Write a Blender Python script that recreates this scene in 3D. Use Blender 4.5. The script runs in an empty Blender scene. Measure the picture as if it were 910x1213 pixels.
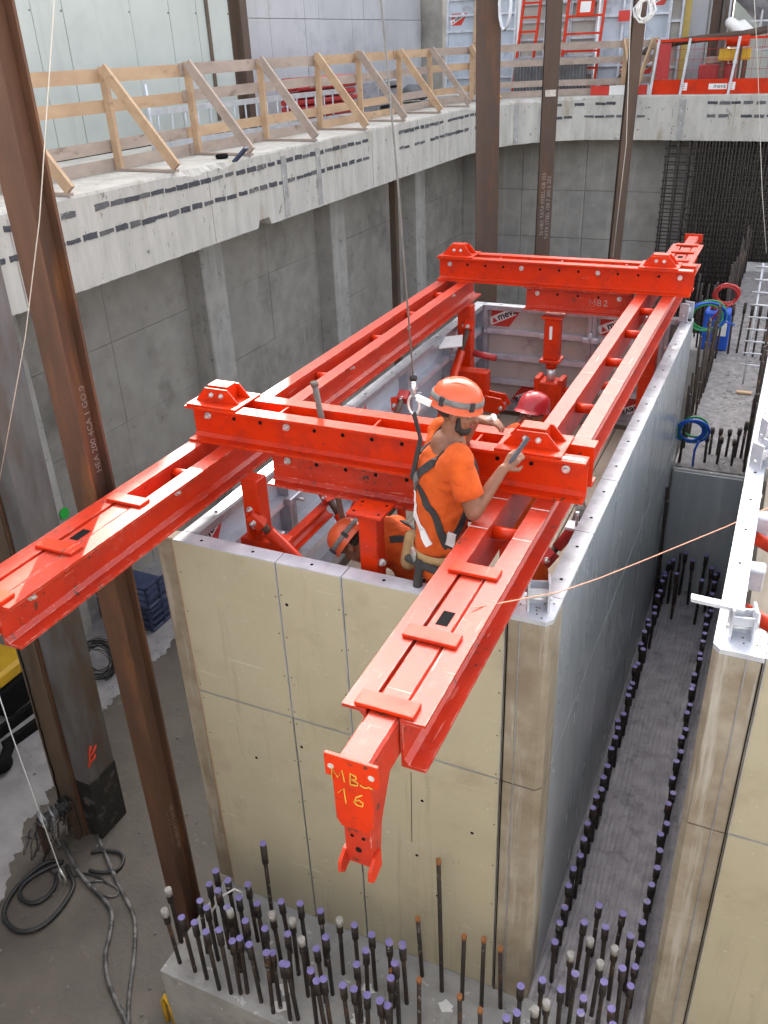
import bpy, bmesh, math, random
from mathutils import Vector, Matrix
random.seed(7)
S = bpy.context.scene
C = S.collection
# ------------------------------------------------------------------ camera, light
F_PX, PPX, PPY = 1011.83, 455.0, 606.5
R = [Vector((0.90964582, 0.41358782, -0.03859536)), Vector((0.16764923, -0.45055573, -0.87686559)), Vector((-0.38005029, 0.79116664, -0.47918382))]
cd = bpy.data.cameras.new('camera'); cam = bpy.data.objects.new('camera', cd); C.objects.link(cam)
cd.sensor_fit = 'VERTICAL'; cd.sensor_height = 24.0; cd.lens = F_PX / 1213.0 * 24.0
cd.clip_start = 0.05; cd.clip_end = 2000
M3 = Matrix((R[0], -R[1], -R[2])).transposed()
cam.matrix_world = M3.to_4x4()
S.camera = cam
w = bpy.data.worlds.new('World'); S.world = w; w.use_nodes = True
nt = w.node_tree; nt.nodes.clear()
SUN = Vector((-0.42, 0.73, 0.545)).normalized()       # towards the sun
sky = nt.nodes.new('ShaderNodeTexSky'); sky.sky_type = 'NISHITA'; sky.sun_disc = False
sky.sun_elevation = math.asin(SUN.z); sky.sun_rotation = math.atan2(SUN.x, SUN.y)
sky.dust_density = 6.0; sky.air_density = 0.8; sky.ozone_density = 0.3
bg = nt.nodes.new('ShaderNodeBackground'); bg.inputs[1].default_value = 0.15
wo = nt.nodes.new('ShaderNodeOutputWorld')
hs = nt.nodes.new('ShaderNodeHueSaturation'); hs.inputs['Saturation'].default_value = 0.38; hs.inputs['Value'].default_value = 1.0      # hazy, whitish sky
nt.links.new(sky.outputs[0], hs.inputs['Color']); nt.links.new(hs.outputs[0], bg.inputs[0]); nt.links.new(bg.outputs[0], wo.inputs[0])
sl = bpy.data.lights.new('sun', 'SUN'); sl.energy = 3.0; sl.angle = math.radians(0.6); sl.color = (1, 0.95, 0.87)
so = bpy.data.objects.new('sun', sl); C.objects.link(so)
so.rotation_euler = SUN.to_track_quat('Z', 'Y').to_euler(); so.location = SUN * 40
vs = S.view_settings; vs.view_transform = 'Standard'; vs.look = 'None'; vs.gamma = 1.0; vs.exposure = 2.58; vs.use_curve_mapping = False

# ------------------------------------------------------------------ pixel -> place helpers (camera is the origin; pixels of the 910x1213 photo)
def ray(x, y):
    a, b = (x - PPX) / F_PX, (y - PPY) / F_PX
    return R[0] * a + R[1] * b + R[2]
def onz(x, y, z): r = ray(x, y); return r * (z / r.z)
def ony(x, y, Y): r = ray(x, y); return r * (Y / r.y)
def onx(x, y, X): r = ray(x, y); return r * (X / r.x)

# levels and lines of the pit
FLOOR, SLAB, DECK, WTOP = -6.8, -6.1, -1.2, -2.75
STEP = -4.45
BX0, BX1, BY0, BY1 = -3.32, -0.82, 3.72, 9.75

# ------------------------------------------------------------------ materials
MATS = {}
def pmat(name, c1, c2=None, rough=0.6, scale=4.0, metal=0.0, bump=0.0, bscale=40.0, stain=None, sscale=1.2, slo=0.55, shi=0.7, r2=None, spec=0.5, stretch=(1, 1, 1), speck=None, streak=None, chips=None, scratch=None, edge=None):
    m = bpy.data.materials.new(name); m.use_nodes = True
    t = m.node_tree; b = t.nodes['Principled BSDF']; N = t.nodes.new; K = t.links.new
    b.inputs['Roughness'].default_value = rough; b.inputs['Metallic'].default_value = metal
    b.inputs['Specular IOR Level'].default_value = spec
    c2 = c2 or tuple(v * 0.8 for v in c1)
    g = N('ShaderNodeNewGeometry'); mp = N('ShaderNodeMapping'); mp.inputs['Scale'].default_value = stretch
    K(g.outputs['Position'], mp.inputs['Vector'])
    def noise(s, d=6, ro=0.6):
        n = N('ShaderNodeTexNoise'); n.inputs['Scale'].default_value = s; n.inputs['Detail'].default_value = d; n.inputs['Roughness'].default_value = ro
        K(mp.outputs[0], n.inputs['Vector']); return n
    def ramp(src, lo, hi):
        r = N('ShaderNodeMapRange'); r.inputs['From Min'].default_value = lo; r.inputs['From Max'].default_value = hi
        K(src, r.inputs['Value']); return r.outputs[0]
    def mix(fac, a, bb):
        x = N('ShaderNodeMix'); x.data_type = 'RGBA'; K(fac, x.inputs[0])
        for i, v in ((6, a), (7, bb)):
            if isinstance(v, tuple): x.inputs[i].default_value = (*v, 1)
            else: K(v, x.inputs[i])
        return x.outputs[2]
    n1 = noise(scale, 8)
    col = mix(ramp(n1.outputs[0], 0.35, 0.65), c1, c2)
    if stain:
        n2 = noise(sscale, 5, 0.65); f = ramp(n2.outputs[0], slo, shi)
        col = mix(f, col, stain)
        if r2 is not None:
            rr = N('ShaderNodeMapRange'); rr.inputs['To Min'].default_value = rough; rr.inputs['To Max'].default_value = r2
            K(f, rr.inputs['Value']); K(rr.outputs[0], b.inputs['Roughness'])
    if speck:
        n4 = noise(speck[0], 3, 0.5); col = mix(ramp(n4.outputs[0], speck[2], speck[2] + 0.04), col, speck[1])
    def layer(st, sc, lo, hi, color, detail=5, mask=None):
        nonlocal col
        m2 = N('ShaderNodeMapping'); m2.inputs['Scale'].default_value = st; K(g.outputs['Position'], m2.inputs['Vector'])
        nn = N('ShaderNodeTexNoise'); nn.inputs['Scale'].default_value = sc; nn.inputs['Detail'].default_value = detail; nn.inputs['Roughness'].default_value = 0.65
        K(m2.outputs[0], nn.inputs['Vector']); f = ramp(nn.outputs[0], lo, hi)
        if mask:
            nm = noise(mask[0], 3); fm = ramp(nm.outputs[0], mask[1], mask[1] + 0.12); mm = N('ShaderNodeMath'); mm.operation = 'MULTIPLY'; K(f, mm.inputs[0]); K(fm, mm.inputs[1]); f = mm.outputs[0]
        col = mix(f, col, color)
    if streak: layer((1, 1, 0.06), streak[1], streak[2], streak[3], streak[0])
    if chips: layer((1, 1, 1), chips[1], chips[2], chips[2] + 0.03, chips[0], 6, (3.0, 0.45))
    if scratch:
        layer((1, 0.05, 1), scratch[1], scratch[2], scratch[2] + 0.04, scratch[0], 2, (5.0, 0.42)); layer((0.05, 1, 1), scratch[1], scratch[2], scratch[2] + 0.04, scratch[0], 2, (4.0, 0.45))
    if edge:      # paint rubbed off along edges
        bv = N('ShaderNodeBevel'); bv.samples = 4; bv.inputs['Radius'].default_value = 0.007
        dp = N('ShaderNodeVectorMath'); dp.operation = 'DOT_PRODUCT'; K(bv.outputs[0], dp.inputs[0]); K(g.outputs['Normal'], dp.inputs[1])
        f1 = ramp(dp.outputs['Value'], 0.985, 0.90); nm = noise(14, 4); f2 = ramp(nm.outputs[0], 0.47, 0.60)
        mm = N('ShaderNodeMath'); mm.operation = 'MULTIPLY'; K(f1, mm.inputs[0]); K(f2, mm.inputs[1]); col = mix(mm.outputs[0], col, edge)
    K(col, b.inputs['Base Color'])
    if bump > 0:
        n3 = noise(bscale, 4); bp = N('ShaderNodeBump'); bp.inputs['Strength'].default_value = bump; bp.inputs['Distance'].default_value = 0.01
        K(n3.outputs[0], bp.inputs['Height']); K(bp.outputs[0], b.inputs['Normal'])
    MATS[name] = m
    return m
pmat('red', (0.66, 0.034, 0.0015), (0.55, 0.027, 0.002), 0.36, 2.5, spec=0.3, edge=(0.26, 0.07, 0.04), chips=((0.10, 0.035, 0.02), 26, 0.62), scratch=((0.62, 0.16, 0.10), 60, 0.70), stain=(0.40, 0.024, 0.008), sscale=5, slo=0.52, shi=0.75, r2=0.55, bump=0.05, bscale=60, speck=(22, (0.30, 0.022, 0.012), 0.70))
pmat('red_worn', (0.54, 0.034, 0.008), (0.42, 0.026, 0.009), 0.38, 3.0, spec=0.42, edge=(0.60, 0.36, 0.30), chips=((0.09, 0.035, 0.022), 22, 0.60), scratch=((0.62, 0.22, 0.16), 50, 0.68), stain=(0.50, 0.09, 0.06), sscale=9, slo=0.58, shi=0.8, bump=0.06, bscale=60, speck=(20, (0.24, 0.026, 0.018), 0.68))
pmat('zinc', (0.50, 0.51, 0.54), (0.36, 0.37, 0.40), 0.42, 9.0, 0.55, 0.05, 80, stain=(0.26, 0.25, 0.25), sscale=4, slo=0.55, shi=0.75)
pmat('zinc_light', (0.66, 0.68, 0.72), (0.52, 0.54, 0.58), 0.45, 7.0, 0.35, 0.04, 80, stain=(0.40, 0.40, 0.42), sscale=5, slo=0.58, shi=0.8)
pmat('bolt', (0.8, 0.8, 0.78), (0.6, 0.6, 0.58), 0.3, 20, 0.6)
pmat('beige', (0.52, 0.465, 0.325), (0.47, 0.42, 0.29), 0.42, 1.6, stain=(0.37, 0.31, 0.21), sscale=2.1, slo=0.54, shi=0.8, bump=0.03, bscale=25, streak=((0.36, 0.31, 0.22), 9, 0.58, 0.76), scratch=((0.58, 0.55, 0.45), 30, 0.68), speck=(13, (0.38, 0.33, 0.24), 0.72))
pmat('beige_dirty', (0.42, 0.37, 0.285), (0.29, 0.235, 0.165), 0.55, 3.0, streak=((0.50, 0.47, 0.41), 12, 0.54, 0.68), stain=(0.22, 0.17, 0.11), sscale=2.0, slo=0.45, shi=0.7, bump=0.1, bscale=20)
pmat('grey_face', (0.38, 0.405, 0.415), (0.32, 0.345, 0.355), 0.22, 1.2, streak=((0.45, 0.475, 0.485), 7, 0.54, 0.70), stain=(0.30, 0.32, 0.33), sscale=1.3, slo=0.5, shi=0.66, r2=0.32, bump=0.02, bscale=12, stretch=(1, 1.4, 0.4))
pmat('back_face', (0.52, 0.57, 0.62), (0.43, 0.47, 0.52), 0.5, 2.0, stain=(0.30, 0.31, 0.33), sscale=2.2)
pmat('back_tan', (0.52, 0.49, 0.43), (0.44, 0.415, 0.365), 0.55, 2.0, stain=(0.27, 0.25, 0.22), sscale=2.2)
pmat('concrete', (0.42, 0.41, 0.385), (0.31, 0.30, 0.285), 0.88, 4, 0, 0.5, 26, stain=(0.20, 0.19, 0.175), sscale=3, slo=0.55, shi=0.75, speck=(14, (0.60, 0.59, 0.57), 0.66))
pmat('fascia', (0.54, 0.515, 0.46), (0.43, 0.41, 0.365), 0.9, 3.2, 0, 0.5, 22, stain=(0.31, 0.245, 0.155), sscale=1.7, slo=0.58, shi=0.74, stretch=(1, 1.6, 0.45), speck=(16, (0.22, 0.20, 0.18), 0.68), streak=((0.58, 0.56, 0.51), 6, 0.50, 0.80), chips=((0.24, 0.22, 0.19), 8, 0.62))
pmat('deck', (0.48, 0.46, 0.43), (0.38, 0.37, 0.345), 0.9, 3.0, 0, 0.4, 20, stain=(0.25, 0.24, 0.22), sscale=1.4, slo=0.55, shi=0.8)
pmat('wall_dark', (0.38, 0.355, 0.315), (0.31, 0.288, 0.252), 0.88, 3.0, streak=((0.33, 0.315, 0.285), 5, 0.54, 0.72), chips=((0.14, 0.13, 0.115), 12, 0.67), bump=0.25, bscale=14, stain=(0.17, 0.156, 0.135), sscale=0.9, slo=0.5, shi=0.75)
pmat('pilaster', (0.44, 0.42, 0.385), (0.34, 0.325, 0.295), 0.88, 3.0, streak=((0.50, 0.485, 0.45), 5, 0.54, 0.72), bump=0.25, bscale=14, chips=((0.2, 0.19, 0.17), 12, 0.62))
pmat('stencil', (0.36, 0.31, 0.27), (0.22, 0.18, 0.155), 0.9, 30)
pmat('bitumen', (0.028, 0.026, 0.024), (0.018, 0.017, 0.016), 0.55, 5, chips=((0.11, 0.10, 0.09), 7, 0.56), bump=0.4, bscale=20)
pmat('wall_pale', (0.36, 0.335, 0.295), (0.27, 0.25, 0.22), 0.88, 3.0, streak=((0.40, 0.39, 0.365), 5, 0.54, 0.72), chips=((0.15, 0.14, 0.125), 12, 0.67), bump=0.25, bscale=14, stain=(0.24, 0.24, 0.235), sscale=0.9, slo=0.5, shi=0.75)
pmat('slab_rough', (0.43, 0.40, 0.41), (0.30, 0.28, 0.288), 0.8, 7, 0, 0.9, 30, stain=(0.20, 0.185, 0.185), sscale=5, slo=0.56, shi=0.72)
pmat('floor_wet', (0.115, 0.097, 0.078), (0.088, 0.074, 0.060), 0.62, 2.2, 0, 0.6, 22, stain=(0.060, 0.050, 0.041), sscale=0.7, slo=0.52, shi=0.7, r2=0.35, chips=((0.14, 0.12, 0.10), 6, 0.64))
pmat('floor_dry', (0.32, 0.305, 0.30), (0.22, 0.21, 0.208), 0.9, 3.0, 0, 0.6, 24, chips=((0.16, 0.145, 0.13), 8, 0.63), stain=(0.15, 0.14, 0.135), sscale=1.6, slo=0.55, shi=0.75)
pmat('rust', (0.135, 0.062, 0.032), (0.078, 0.040, 0.024), 0.7, 5.0, 0.2, 0.25, 40, stain=(0.23, 0.09, 0.028), sscale=4.0, slo=0.56, shi=0.76, stretch=(1, 1, 0.2))
pmat('rust_dark', (0.115, 0.072, 0.050), (0.070, 0.047, 0.036), 0.7, 3.0, 0.2, 0.2, 40, stain=(0.17, 0.075, 0.03), sscale=3.0, slo=0.58, shi=0.75, stretch=(1, 1, 0.2))
pmat('old_steel', (0.20, 0.19, 0.185), (0.10, 0.093, 0.09), 0.6, 4.0, 0.2, 0.2, 30, stain=(0.14, 0.085, 0.045), sscale=2.0, slo=0.5, shi=0.7, stretch=(1, 1, 0.25))
pmat('old_brown', (0.15, 0.10, 0.065), (0.085, 0.062, 0.045), 0.7, 4.0, 0.2, 0.2, 30, stain=(0.24, 0.20, 0.16), sscale=2.0, slo=0.55, shi=0.7, stretch=(1, 1, 0.25))
pmat('black', (0.008, 0.008, 0.008), (0.012, 0.011, 0.011), 0.9, 6, spec=0.1)
pmat('rubber', (0.018, 0.018, 0.019), (0.03, 0.03, 0.03), 0.45, 8)
pmat('grey_cable', (0.20, 0.19, 0.18), (0.06, 0.06, 0.06), 0.6, 9, stain=(0.04, 0.04, 0.04), sscale=8, slo=0.5, shi=0.56)
pmat('rebar', (0.060, 0.044, 0.036), (0.035, 0.029, 0.027), 0.65, 15, 0.3, 0.6, 90, stain=(0.13, 0.066, 0.032), sscale=6, chips=((0.28, 0.26, 0.24), 20, 0.6))
pmat('mesh_bar', (0.060, 0.045, 0.037), (0.038, 0.030, 0.026), 0.8, 10, 0.2)
pmat('purple', (0.24, 0.20, 0.46), (0.19, 0.16, 0.38), 0.6, 18, chips=((0.3, 0.28, 0.3), 25, 0.58))
pmat('cap_white', (0.45, 0.43, 0.40), (0.30, 0.28, 0.25), 0.6, 30)
pmat('cap_orange', (0.34, 0.13, 0.04), (0.26, 0.10, 0.03), 0.6, 30)
pmat('wood', (0.52, 0.36, 0.22), (0.42, 0.275, 0.165), 0.75, 5, 0, 0.15, 40, stain=(0.27, 0.16, 0.09), sscale=7, slo=0.6, shi=0.72, stretch=(1, 0.35, 1))
pmat('wood_grey', (0.42, 0.335, 0.275), (0.32, 0.25, 0.205), 0.8, 5, 0, 0.15, 40, stain=(0.20, 0.15, 0.11), sscale=7, slo=0.6, shi=0.72, stretch=(1, 0.35, 1))
pmat('plank', (0.44, 0.37, 0.28), (0.34, 0.28, 0.21), 0.8, 4, 0, 0.15, 30, stain=(0.22, 0.18, 0.14), sscale=3, stretch=(2, 0.4, 1))
pmat('pale_green', (0.48, 0.515, 0.475), (0.43, 0.465, 0.43), 0.5, 0.8, 0, 0.03, 10, streak=((0.40, 0.42, 0.39), 5, 0.56, 0.75), stain=(0.42, 0.45, 0.42), sscale=0.7)
pmat('pale_grey', (0.45, 0.455, 0.47), (0.39, 0.395, 0.41), 0.75, 1.2, 0, 0.1, 10, streak=((0.36, 0.36, 0.37), 4, 0.56, 0.75), stain=(0.33, 0.33, 0.34), sscale=0.9)
pmat('skin', (0.27, 0.115, 0.062), (0.21, 0.085, 0.045), 0.55, 18, bump=0.05, bscale=120)
pmat('beard', (0.035, 0.024, 0.018), (0.02, 0.014, 0.011), 0.8, 60, bump=0.5, bscale=200)
pmat('orange_cloth', (0.68, 0.105, 0.008), (0.54, 0.075, 0.006), 0.9, 9, bump=0.9, bscale=14)
pmat('helmet_orange', (0.68, 0.11, 0.035), (0.62, 0.095, 0.03), 0.28, 5)
pmat('helmet_red', (0.45, 0.03, 0.035), (0.40, 0.025, 0.03), 0.28, 5)
pmat('strap', (0.045, 0.042, 0.04), (0.03, 0.028, 0.027), 0.8, 30, bump=0.3, bscale=150)
pmat('strap_grey', (0.20, 0.19, 0.175), (0.13, 0.12, 0.11), 0.7, 25)
pmat('leather', (0.42, 0.27, 0.12), (0.34, 0.21, 0.09), 0.7, 20, bump=0.2, bscale=60)
pmat('white', (0.80, 0.79, 0.76), (0.74, 0.73, 0.70), 0.6, 12)
pmat('chalk', (0.62, 0.58, 0.52), (0.40, 0.36, 0.32), 0.9, 30)
pmat('chalk_yellow', (0.75, 0.48, 0.06), (0.65, 0.40, 0.05), 0.8, 30)
pmat('sticker_red', (0.58, 0.035, 0.02), (0.52, 0.03, 0.018), 0.5, 6)
pmat('ink', (0.012, 0.012, 0.013), (0.015, 0.015, 0.015), 0.5, 8)
pmat('blue', (0.010, 0.09, 0.50), (0.008, 0.07, 0.42), 0.4, 5)
pmat('blue_dark', (0.05, 0.07, 0.14), (0.03, 0.04, 0.09), 0.5, 5)
pmat('green_hose', (0.02, 0.25, 0.06), (0.015, 0.2, 0.05), 0.4, 5)
pmat('green_paint', (0.03, 0.50, 0.06), (0.02, 0.42, 0.05), 0.8, 9)
pmat('red_paint', (0.70, 0.06, 0.02), (0.6, 0.05, 0.02), 0.8, 20)
pmat('yellow', (0.70, 0.42, 0.02), (0.62, 0.36, 0.02), 0.5, 5)
pmat('yellow_board', (0.62, 0.46, 0.14), (0.54, 0.40, 0.12), 0.7, 4)
pmat('rope', (0.62, 0.56, 0.48), (0.5, 0.45, 0.38), 0.8, 30)
pmat('rope_pink', (0.70, 0.36, 0.22), (0.6, 0.3, 0.2), 0.8, 30)
pmat('key_dark', (0.075, 0.075, 0.085), (0.05, 0.05, 0.058), 0.8, 12, bump=0.4, bscale=40)
pmat('wire_mesh', (0.16, 0.16, 0.165), (0.10, 0.10, 0.105), 0.6, 10)
pmat('hose_red', (0.45, 0.03, 0.03), (0.38, 0.025, 0.025), 0.4, 10)

pmat('slab_dark', (0.24, 0.225, 0.22), (0.15, 0.14, 0.138), 0.85, 9, 0, 1.0, 30, stain=(0.36, 0.35, 0.34), sscale=6, slo=0.56, shi=0.7, chips=((0.09, 0.085, 0.08), 12, 0.56))
pmat('key_mid', (0.14, 0.135, 0.135), (0.085, 0.083, 0.086), 0.9, 14, bump=0.5, bscale=40, chips=((0.3, 0.28, 0.25), 14, 0.56))
# ------------------------------------------------------------------ mesh helpers
def basis(axis):
    a = Vector(axis).normalized(); t = Vector((0, 0, 1)) if abs(a.z) < 0.9 else Vector((1, 0, 0))
    u = a.cross(t).normalized(); return u, a.cross(u).normalized()
class MB:
    def __init__(s): s.v = []; s.f = []; s.smooth = []
    def add(s, vs_, fs, sm=False):
        o = len(s.v); s.v += [Vector(p) for p in vs_]; s.f += [[o + i for i in f] for f in fs]; s.smooth += [sm] * len(fs); return s
    def box(s, lo, hi):
        x0, y0, z0 = lo; x1, y1, z1 = hi
        x0, x1 = min(x0, x1), max(x0, x1); y0, y1 = min(y0, y1), max(y0, y1); z0, z1 = min(z0, z1), max(z0, z1)
        return s.add([(x0, y0, z0), (x1, y0, z0), (x1, y1, z0), (x0, y1, z0), (x0, y0, z1), (x1, y0, z1), (x1, y1, z1), (x0, y1, z1)],
                     [(3, 2, 1, 0), (4, 5, 6, 7), (0, 1, 5, 4), (1, 2, 6, 5), (2, 3, 7, 6), (3, 0, 4, 7)])
    def bbox(s, lo, hi, b=0.004):          # box with chamfered edges
        bm = bmesh.new(); bmesh.ops.create_cube(bm, size=1)
        lo, hi = Vector(lo), Vector(hi)
        for v in bm.verts: v.co = Vector([lo[i] + (v.co[i] + .5) * (hi[i] - lo[i]) for i in range(3)])
        bmesh.ops.bevel(bm, geom=bm.edges[:], offset=b, segments=1, affect='EDGES')
        bm.verts.index_update(); s.add([v.co.copy() for v in bm.verts], [[v.index for v in f.verts] for f in bm.faces]); bm.free(); return s
    def obox(s, c, u, v, n, su, sv, sn):    # oriented box, half sizes
        c, u, v, n = Vector(c), Vector(u) * su, Vector(v) * sv, Vector(n) * sn
        p = [c + a * u + b * v + d * n for d in (-1, 1) for a, b in ((-1, -1), (1, -1), (1, 1), (-1, 1))]
        return s.add(p, [(3, 2, 1, 0), (4, 5, 6, 7), (0, 1, 5, 4), (1, 2, 6, 5), (2, 3, 7, 6), (3, 0, 4, 7)])
    def beam(s, p0, p1, w_, h_, up=(0, 0, 1)):   # rectangular bar from p0 to p1
        p0, p1 = Vector(p0), Vector(p1); a = (p1 - p0).normalized(); upv = Vector(up)
        if abs(a.dot(upv)) > 0.98: upv = Vector((0, 1, 0))
        u = a.cross(upv).normalized(); n = u.cross(a)
        return s.obox((p0 + p1) / 2, a, u, n, (p1 - p0).length / 2, w_ / 2, h_ / 2)
    def cyl(s, p0, p1, r0, r1=None, n=12, cap=True):
        r1 = r0 if r1 is None else r1; p0, p1 = Vector(p0), Vector(p1); u, v = basis(p1 - p0)
        ring = lambda p, r: [p + (u * math.cos(2 * math.pi * i / n) + v * math.sin(2 * math.pi * i / n)) * r for i in range(n)]
        o = len(s.v); s.v += ring(p0, r0) + ring(p1, r1)
        for i in range(n):
            j = (i + 1) % n; s.f.append([o + i, o + n + i, o + n + j, o + j]); s.smooth.append(True)
        if cap: s.f += [[o + i for i in range(n)], [o + n + i for i in reversed(range(n))]]; s.smooth += [False, False]
        return s
    def tube(s, pts, r, n=8, closed=False):
        pts = [Vector(p) for p in pts]; m = len(pts); o = len(s.v); prev = None
        for k, p in enumerate(pts):
            a = pts[(k + 1) % m] if (closed or k < m - 1) else p
            b = pts[k - 1] if (closed or k > 0) else p
            t = (a - b).normalized()
            if prev is None: u, _ = basis(t)
            else: u = (prev - t * prev.dot(t)).normalized()
            v = t.cross(u); prev = u
            s.v += [p + (u * math.cos(2 * math.pi * i / n) + v * math.sin(2 * math.pi * i / n)) * r for i in range(n)]
        for k in range(m if closed else m - 1):
            a, b = o + k * n, o + ((k + 1) % m) * n
            for i in range(n):
                j = (i + 1) % n; s.f.append([a + i, a + j, b + j, b + i]); s.smooth.append(True)
        if not closed:
            s.f += [[o + i for i in reversed(range(n))], [o + (m - 1) * n + i for i in range(n)]]; s.smooth += [False, False]
        return s
    def prism(s, poly, fn, d0, d1):         # 2d polygon -> 3d via fn(a, b, d)
        n = len(poly); o = len(s.v)
        s.v += [Vector(fn(a, b, d0)) for a, b in poly] + [Vector(fn(a, b, d1)) for a, b in poly]
        s.f += [[o + i for i in reversed(range(n))], [o + n + i for i in range(n)]] + [[o + i, o + (i + 1) % n, o + n + (i + 1) % n, o + n + i] for i in range(n)]
        s.smooth += [False] * (n + 2); return s
    def lathe(s, c, prof, n=20, u=(1, 0, 0), v=(0, 1, 0), ax=(0, 0, 1), su=1.0, sv=1.0):
        c, u, v, ax = Vector(c), Vector(u), Vector(v), Vector(ax); o = len(s.v); m = len(prof)
        for r, h in prof: s.v += [c + ax * h + (u * math.cos(2 * math.pi * i / n) * su + v * math.sin(2 * math.pi * i / n) * sv) * r for i in range(n)]
        for k in range(m - 1):
            for i in range(n):
                j = (i + 1) % n; s.f.append([o + k * n + i, o + k * n + j, o + (k + 1) * n + j, o + (k + 1) * n + i]); s.smooth.append(True)
        return s
    def mesh(s, name, off=Vector((0, 0, 0))):
        me = bpy.data.meshes.new(name); me.from_pydata([v - off for v in s.v], [], s.f)
        me.polygons.foreach_set('use_smooth', s.smooth)
        bm = bmesh.new(); bm.from_mesh(me); bmesh.ops.recalc_face_normals(bm, faces=bm.faces); bm.to_mesh(me); bm.free()
        me.update(); return me
    def build(s, name, mat, parent=None):
        o = bpy.data.objects.new(name, s.mesh(name, wloc(parent)))
        o.data.materials.append(MATS[mat]); C.objects.link(o)
        if parent: o.parent = parent
        return o
def wloc(o):
    v = Vector((0, 0, 0))
    while o is not None: v += o.location; o = o.parent
    return v
def tag(o, label=None, cat=None, group=None, kind=None):
    for k, v in (('label', label), ('category', cat), ('group', group), ('kind', kind)):
        if v: o[k] = v
    return o
def thing(name, label, cat, loc=(0, 0, 0), group=None):
    o = bpy.data.objects.new(name, None); C.objects.link(o); o.location = loc; o.empty_display_size = 0.1
    return tag(o, label, cat, group)
def struct(o): o['kind'] = 'structure'; return o
def copy_tree(o, parent=None):
    c = o.copy(); C.objects.link(c); c.parent = parent
    for ch in list(o.children): copy_tree(ch, c)
    return c
def inst(me, name, parent, loc, mat=None, rot=None, scale=None):
    o = bpy.data.objects.new(name, me); C.objects.link(o); o.parent = parent; o.location = Vector(loc) - wloc(parent)
    if rot: o.rotation_euler = rot
    if scale: o.scale = scale
    return o
def text(s, size, mat, parent, o, u, v, name='lettering', lift=0.003, align='LEFT', bold=0.0, shear=0.0):
    cu = bpy.data.curves.new(name, 'FONT'); cu.body = s; cu.size = size; cu.align_x = align; cu.offset = bold; cu.shear = shear; cu.resolution_u = 2
    t = bpy.data.objects.new('tmp', cu); C.objects.link(t)
    dg = bpy.context.evaluated_depsgraph_get(); me = bpy.data.meshes.new_from_object(t.evaluated_get(dg))
    bpy.data.objects.remove(t); bpy.data.curves.remove(cu)
    u, v = Vector(u).normalized(), Vector(v).normalized(); n = u.cross(v); o = Vector(o); L = wloc(parent)
    for p in me.vertices: p.co = o + u * p.co.x + v * p.co.y + n * lift - L
    me.materials.clear(); me.materials.append(MATS[mat])
    ob = bpy.data.objects.new(name, me); C.objects.link(ob); ob.parent = parent
    return ob
def scrawl(strokes, r, mat, parent, o, u, v, name='lettering', lift=0.002):
    u, v = Vector(u).normalized(), Vector(v).normalized(); n = u.cross(v); m = MB()
    for st in strokes: m.tube([Vector(o) + u * a + v * b + n * lift for a, b in st], r, 5)
    return m.build(name, mat, parent)
def jit(a): return random.uniform(-a, a)

# ================================================================== SETTING
# pit floor and the dry patches on it
struct(MB().box((-8.6, -1, FLOOR - 0.3), (9, 24, FLOOR)).build('pit_floor', 'floor_wet'))
dry = [(-0, 1070), (20, 1010), (45, 960), (62, 930), (88, 880), (105, 850), (140, 830), (165, 800), (200, 770), (240, 720), (180, 560), (0, 560), (-60, 700), (-60, 1070)]
random.seed(11)
pts = []; wob = 0.0
for i, (a, b) in enumerate(dry):
    c, d = dry[(i + 1) % len(dry)]
    for k in range(16):
        t = k / 16; wob = wob * 0.75 + jit(3.5 if i < 9 else 0)
        p = onz(a + (c - a) * t + wob, b + (d - b) * t + wob * 0.5, FLOOR); pts.append((max(p.x, -8.3), p.y))
struct(MB().prism(pts, lambda a, b, d: (a, b, d), FLOOR + 0.001, FLOOR + 0.004).build('dry_floor_patch', 'floor_dry'))

# ground at street level around the pit (out to the horizon) and the near deck
gm = MB()
for lo, hi in (((-400, -400), (400, -0.6)), ((9, -0.6), (400, 30)), ((-400, 30), (400, 400)), ((-400, -0.6), (-14, 30))):
    gm.box((lo[0], lo[1], DECK - 0.4), (hi[0], hi[1], DECK - 0.02))
struct(gm.build('ground', 'deck'))

# ring slab: left arm and back arm
edge = [(-6.6, -0.6), (-6.6, 18.4), (-6.5, 19.4), (-6.2, 20.4), (-5.6, 21.2), (-4.8, 21.6), (-3.9, 21.65), (9, 20.4)]
def chipped(e):
    out = []
    for i in range(len(e) - 1):
        a, b = Vector(e[i]), Vector(e[i + 1]); L = (b - a).length; n = max(1, int(L / 0.05))
        for k in range(n):
            p = a + (b - a) * (k / n); out.append((p.x, p.y))
    out.append(e[-1]); return out
random.seed(5)
ce = chipped(edge)
chip = []; c1 = c2 = 0.0
for i, (x, y) in enumerate(ce):
    worn = (8.3 < y < 9.7) or (y > 18.6 and x < -4.9)
    c1 = c1 * 0.6 + random.uniform(0, 0.006 + (0.030 if worn else 0.002)); c2 = c2 * 0.6 + random.uniform(0, 0.004 + (0.035 if worn else 0.002))
    chip.append((c1, c2))
dm = MB(); n = len(ce)
TH = 0.92
nrm = []
for i in range(n):
    a = Vector(ce[max(0, i - 1)]); b = Vector(ce[min(n - 1, i + 1)]); t = (b - a).normalized(); nrm.append(Vector((-t.y, t.x)))   # towards the slab
top, mid, bot, back = [], [], [], []
for i, (x, y) in enumerate(ce):
    dch = 0.10 if (10.2 < y < 10.55 and x < -6) else 0.0
    top.append((x + nrm[i].x * chip[i][0], y + nrm[i].y * chip[i][0], DECK)); mid.append((x, y, DECK - 0.02 - chip[i][1]))
    bot.append((x, y, DECK - TH + dch + abs(jit(0.008))))
    back.append((-14, y, 0) if x < -6.55 else ((-14, 30, 0) if x < -5 else (x, 30, 0)))
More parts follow.
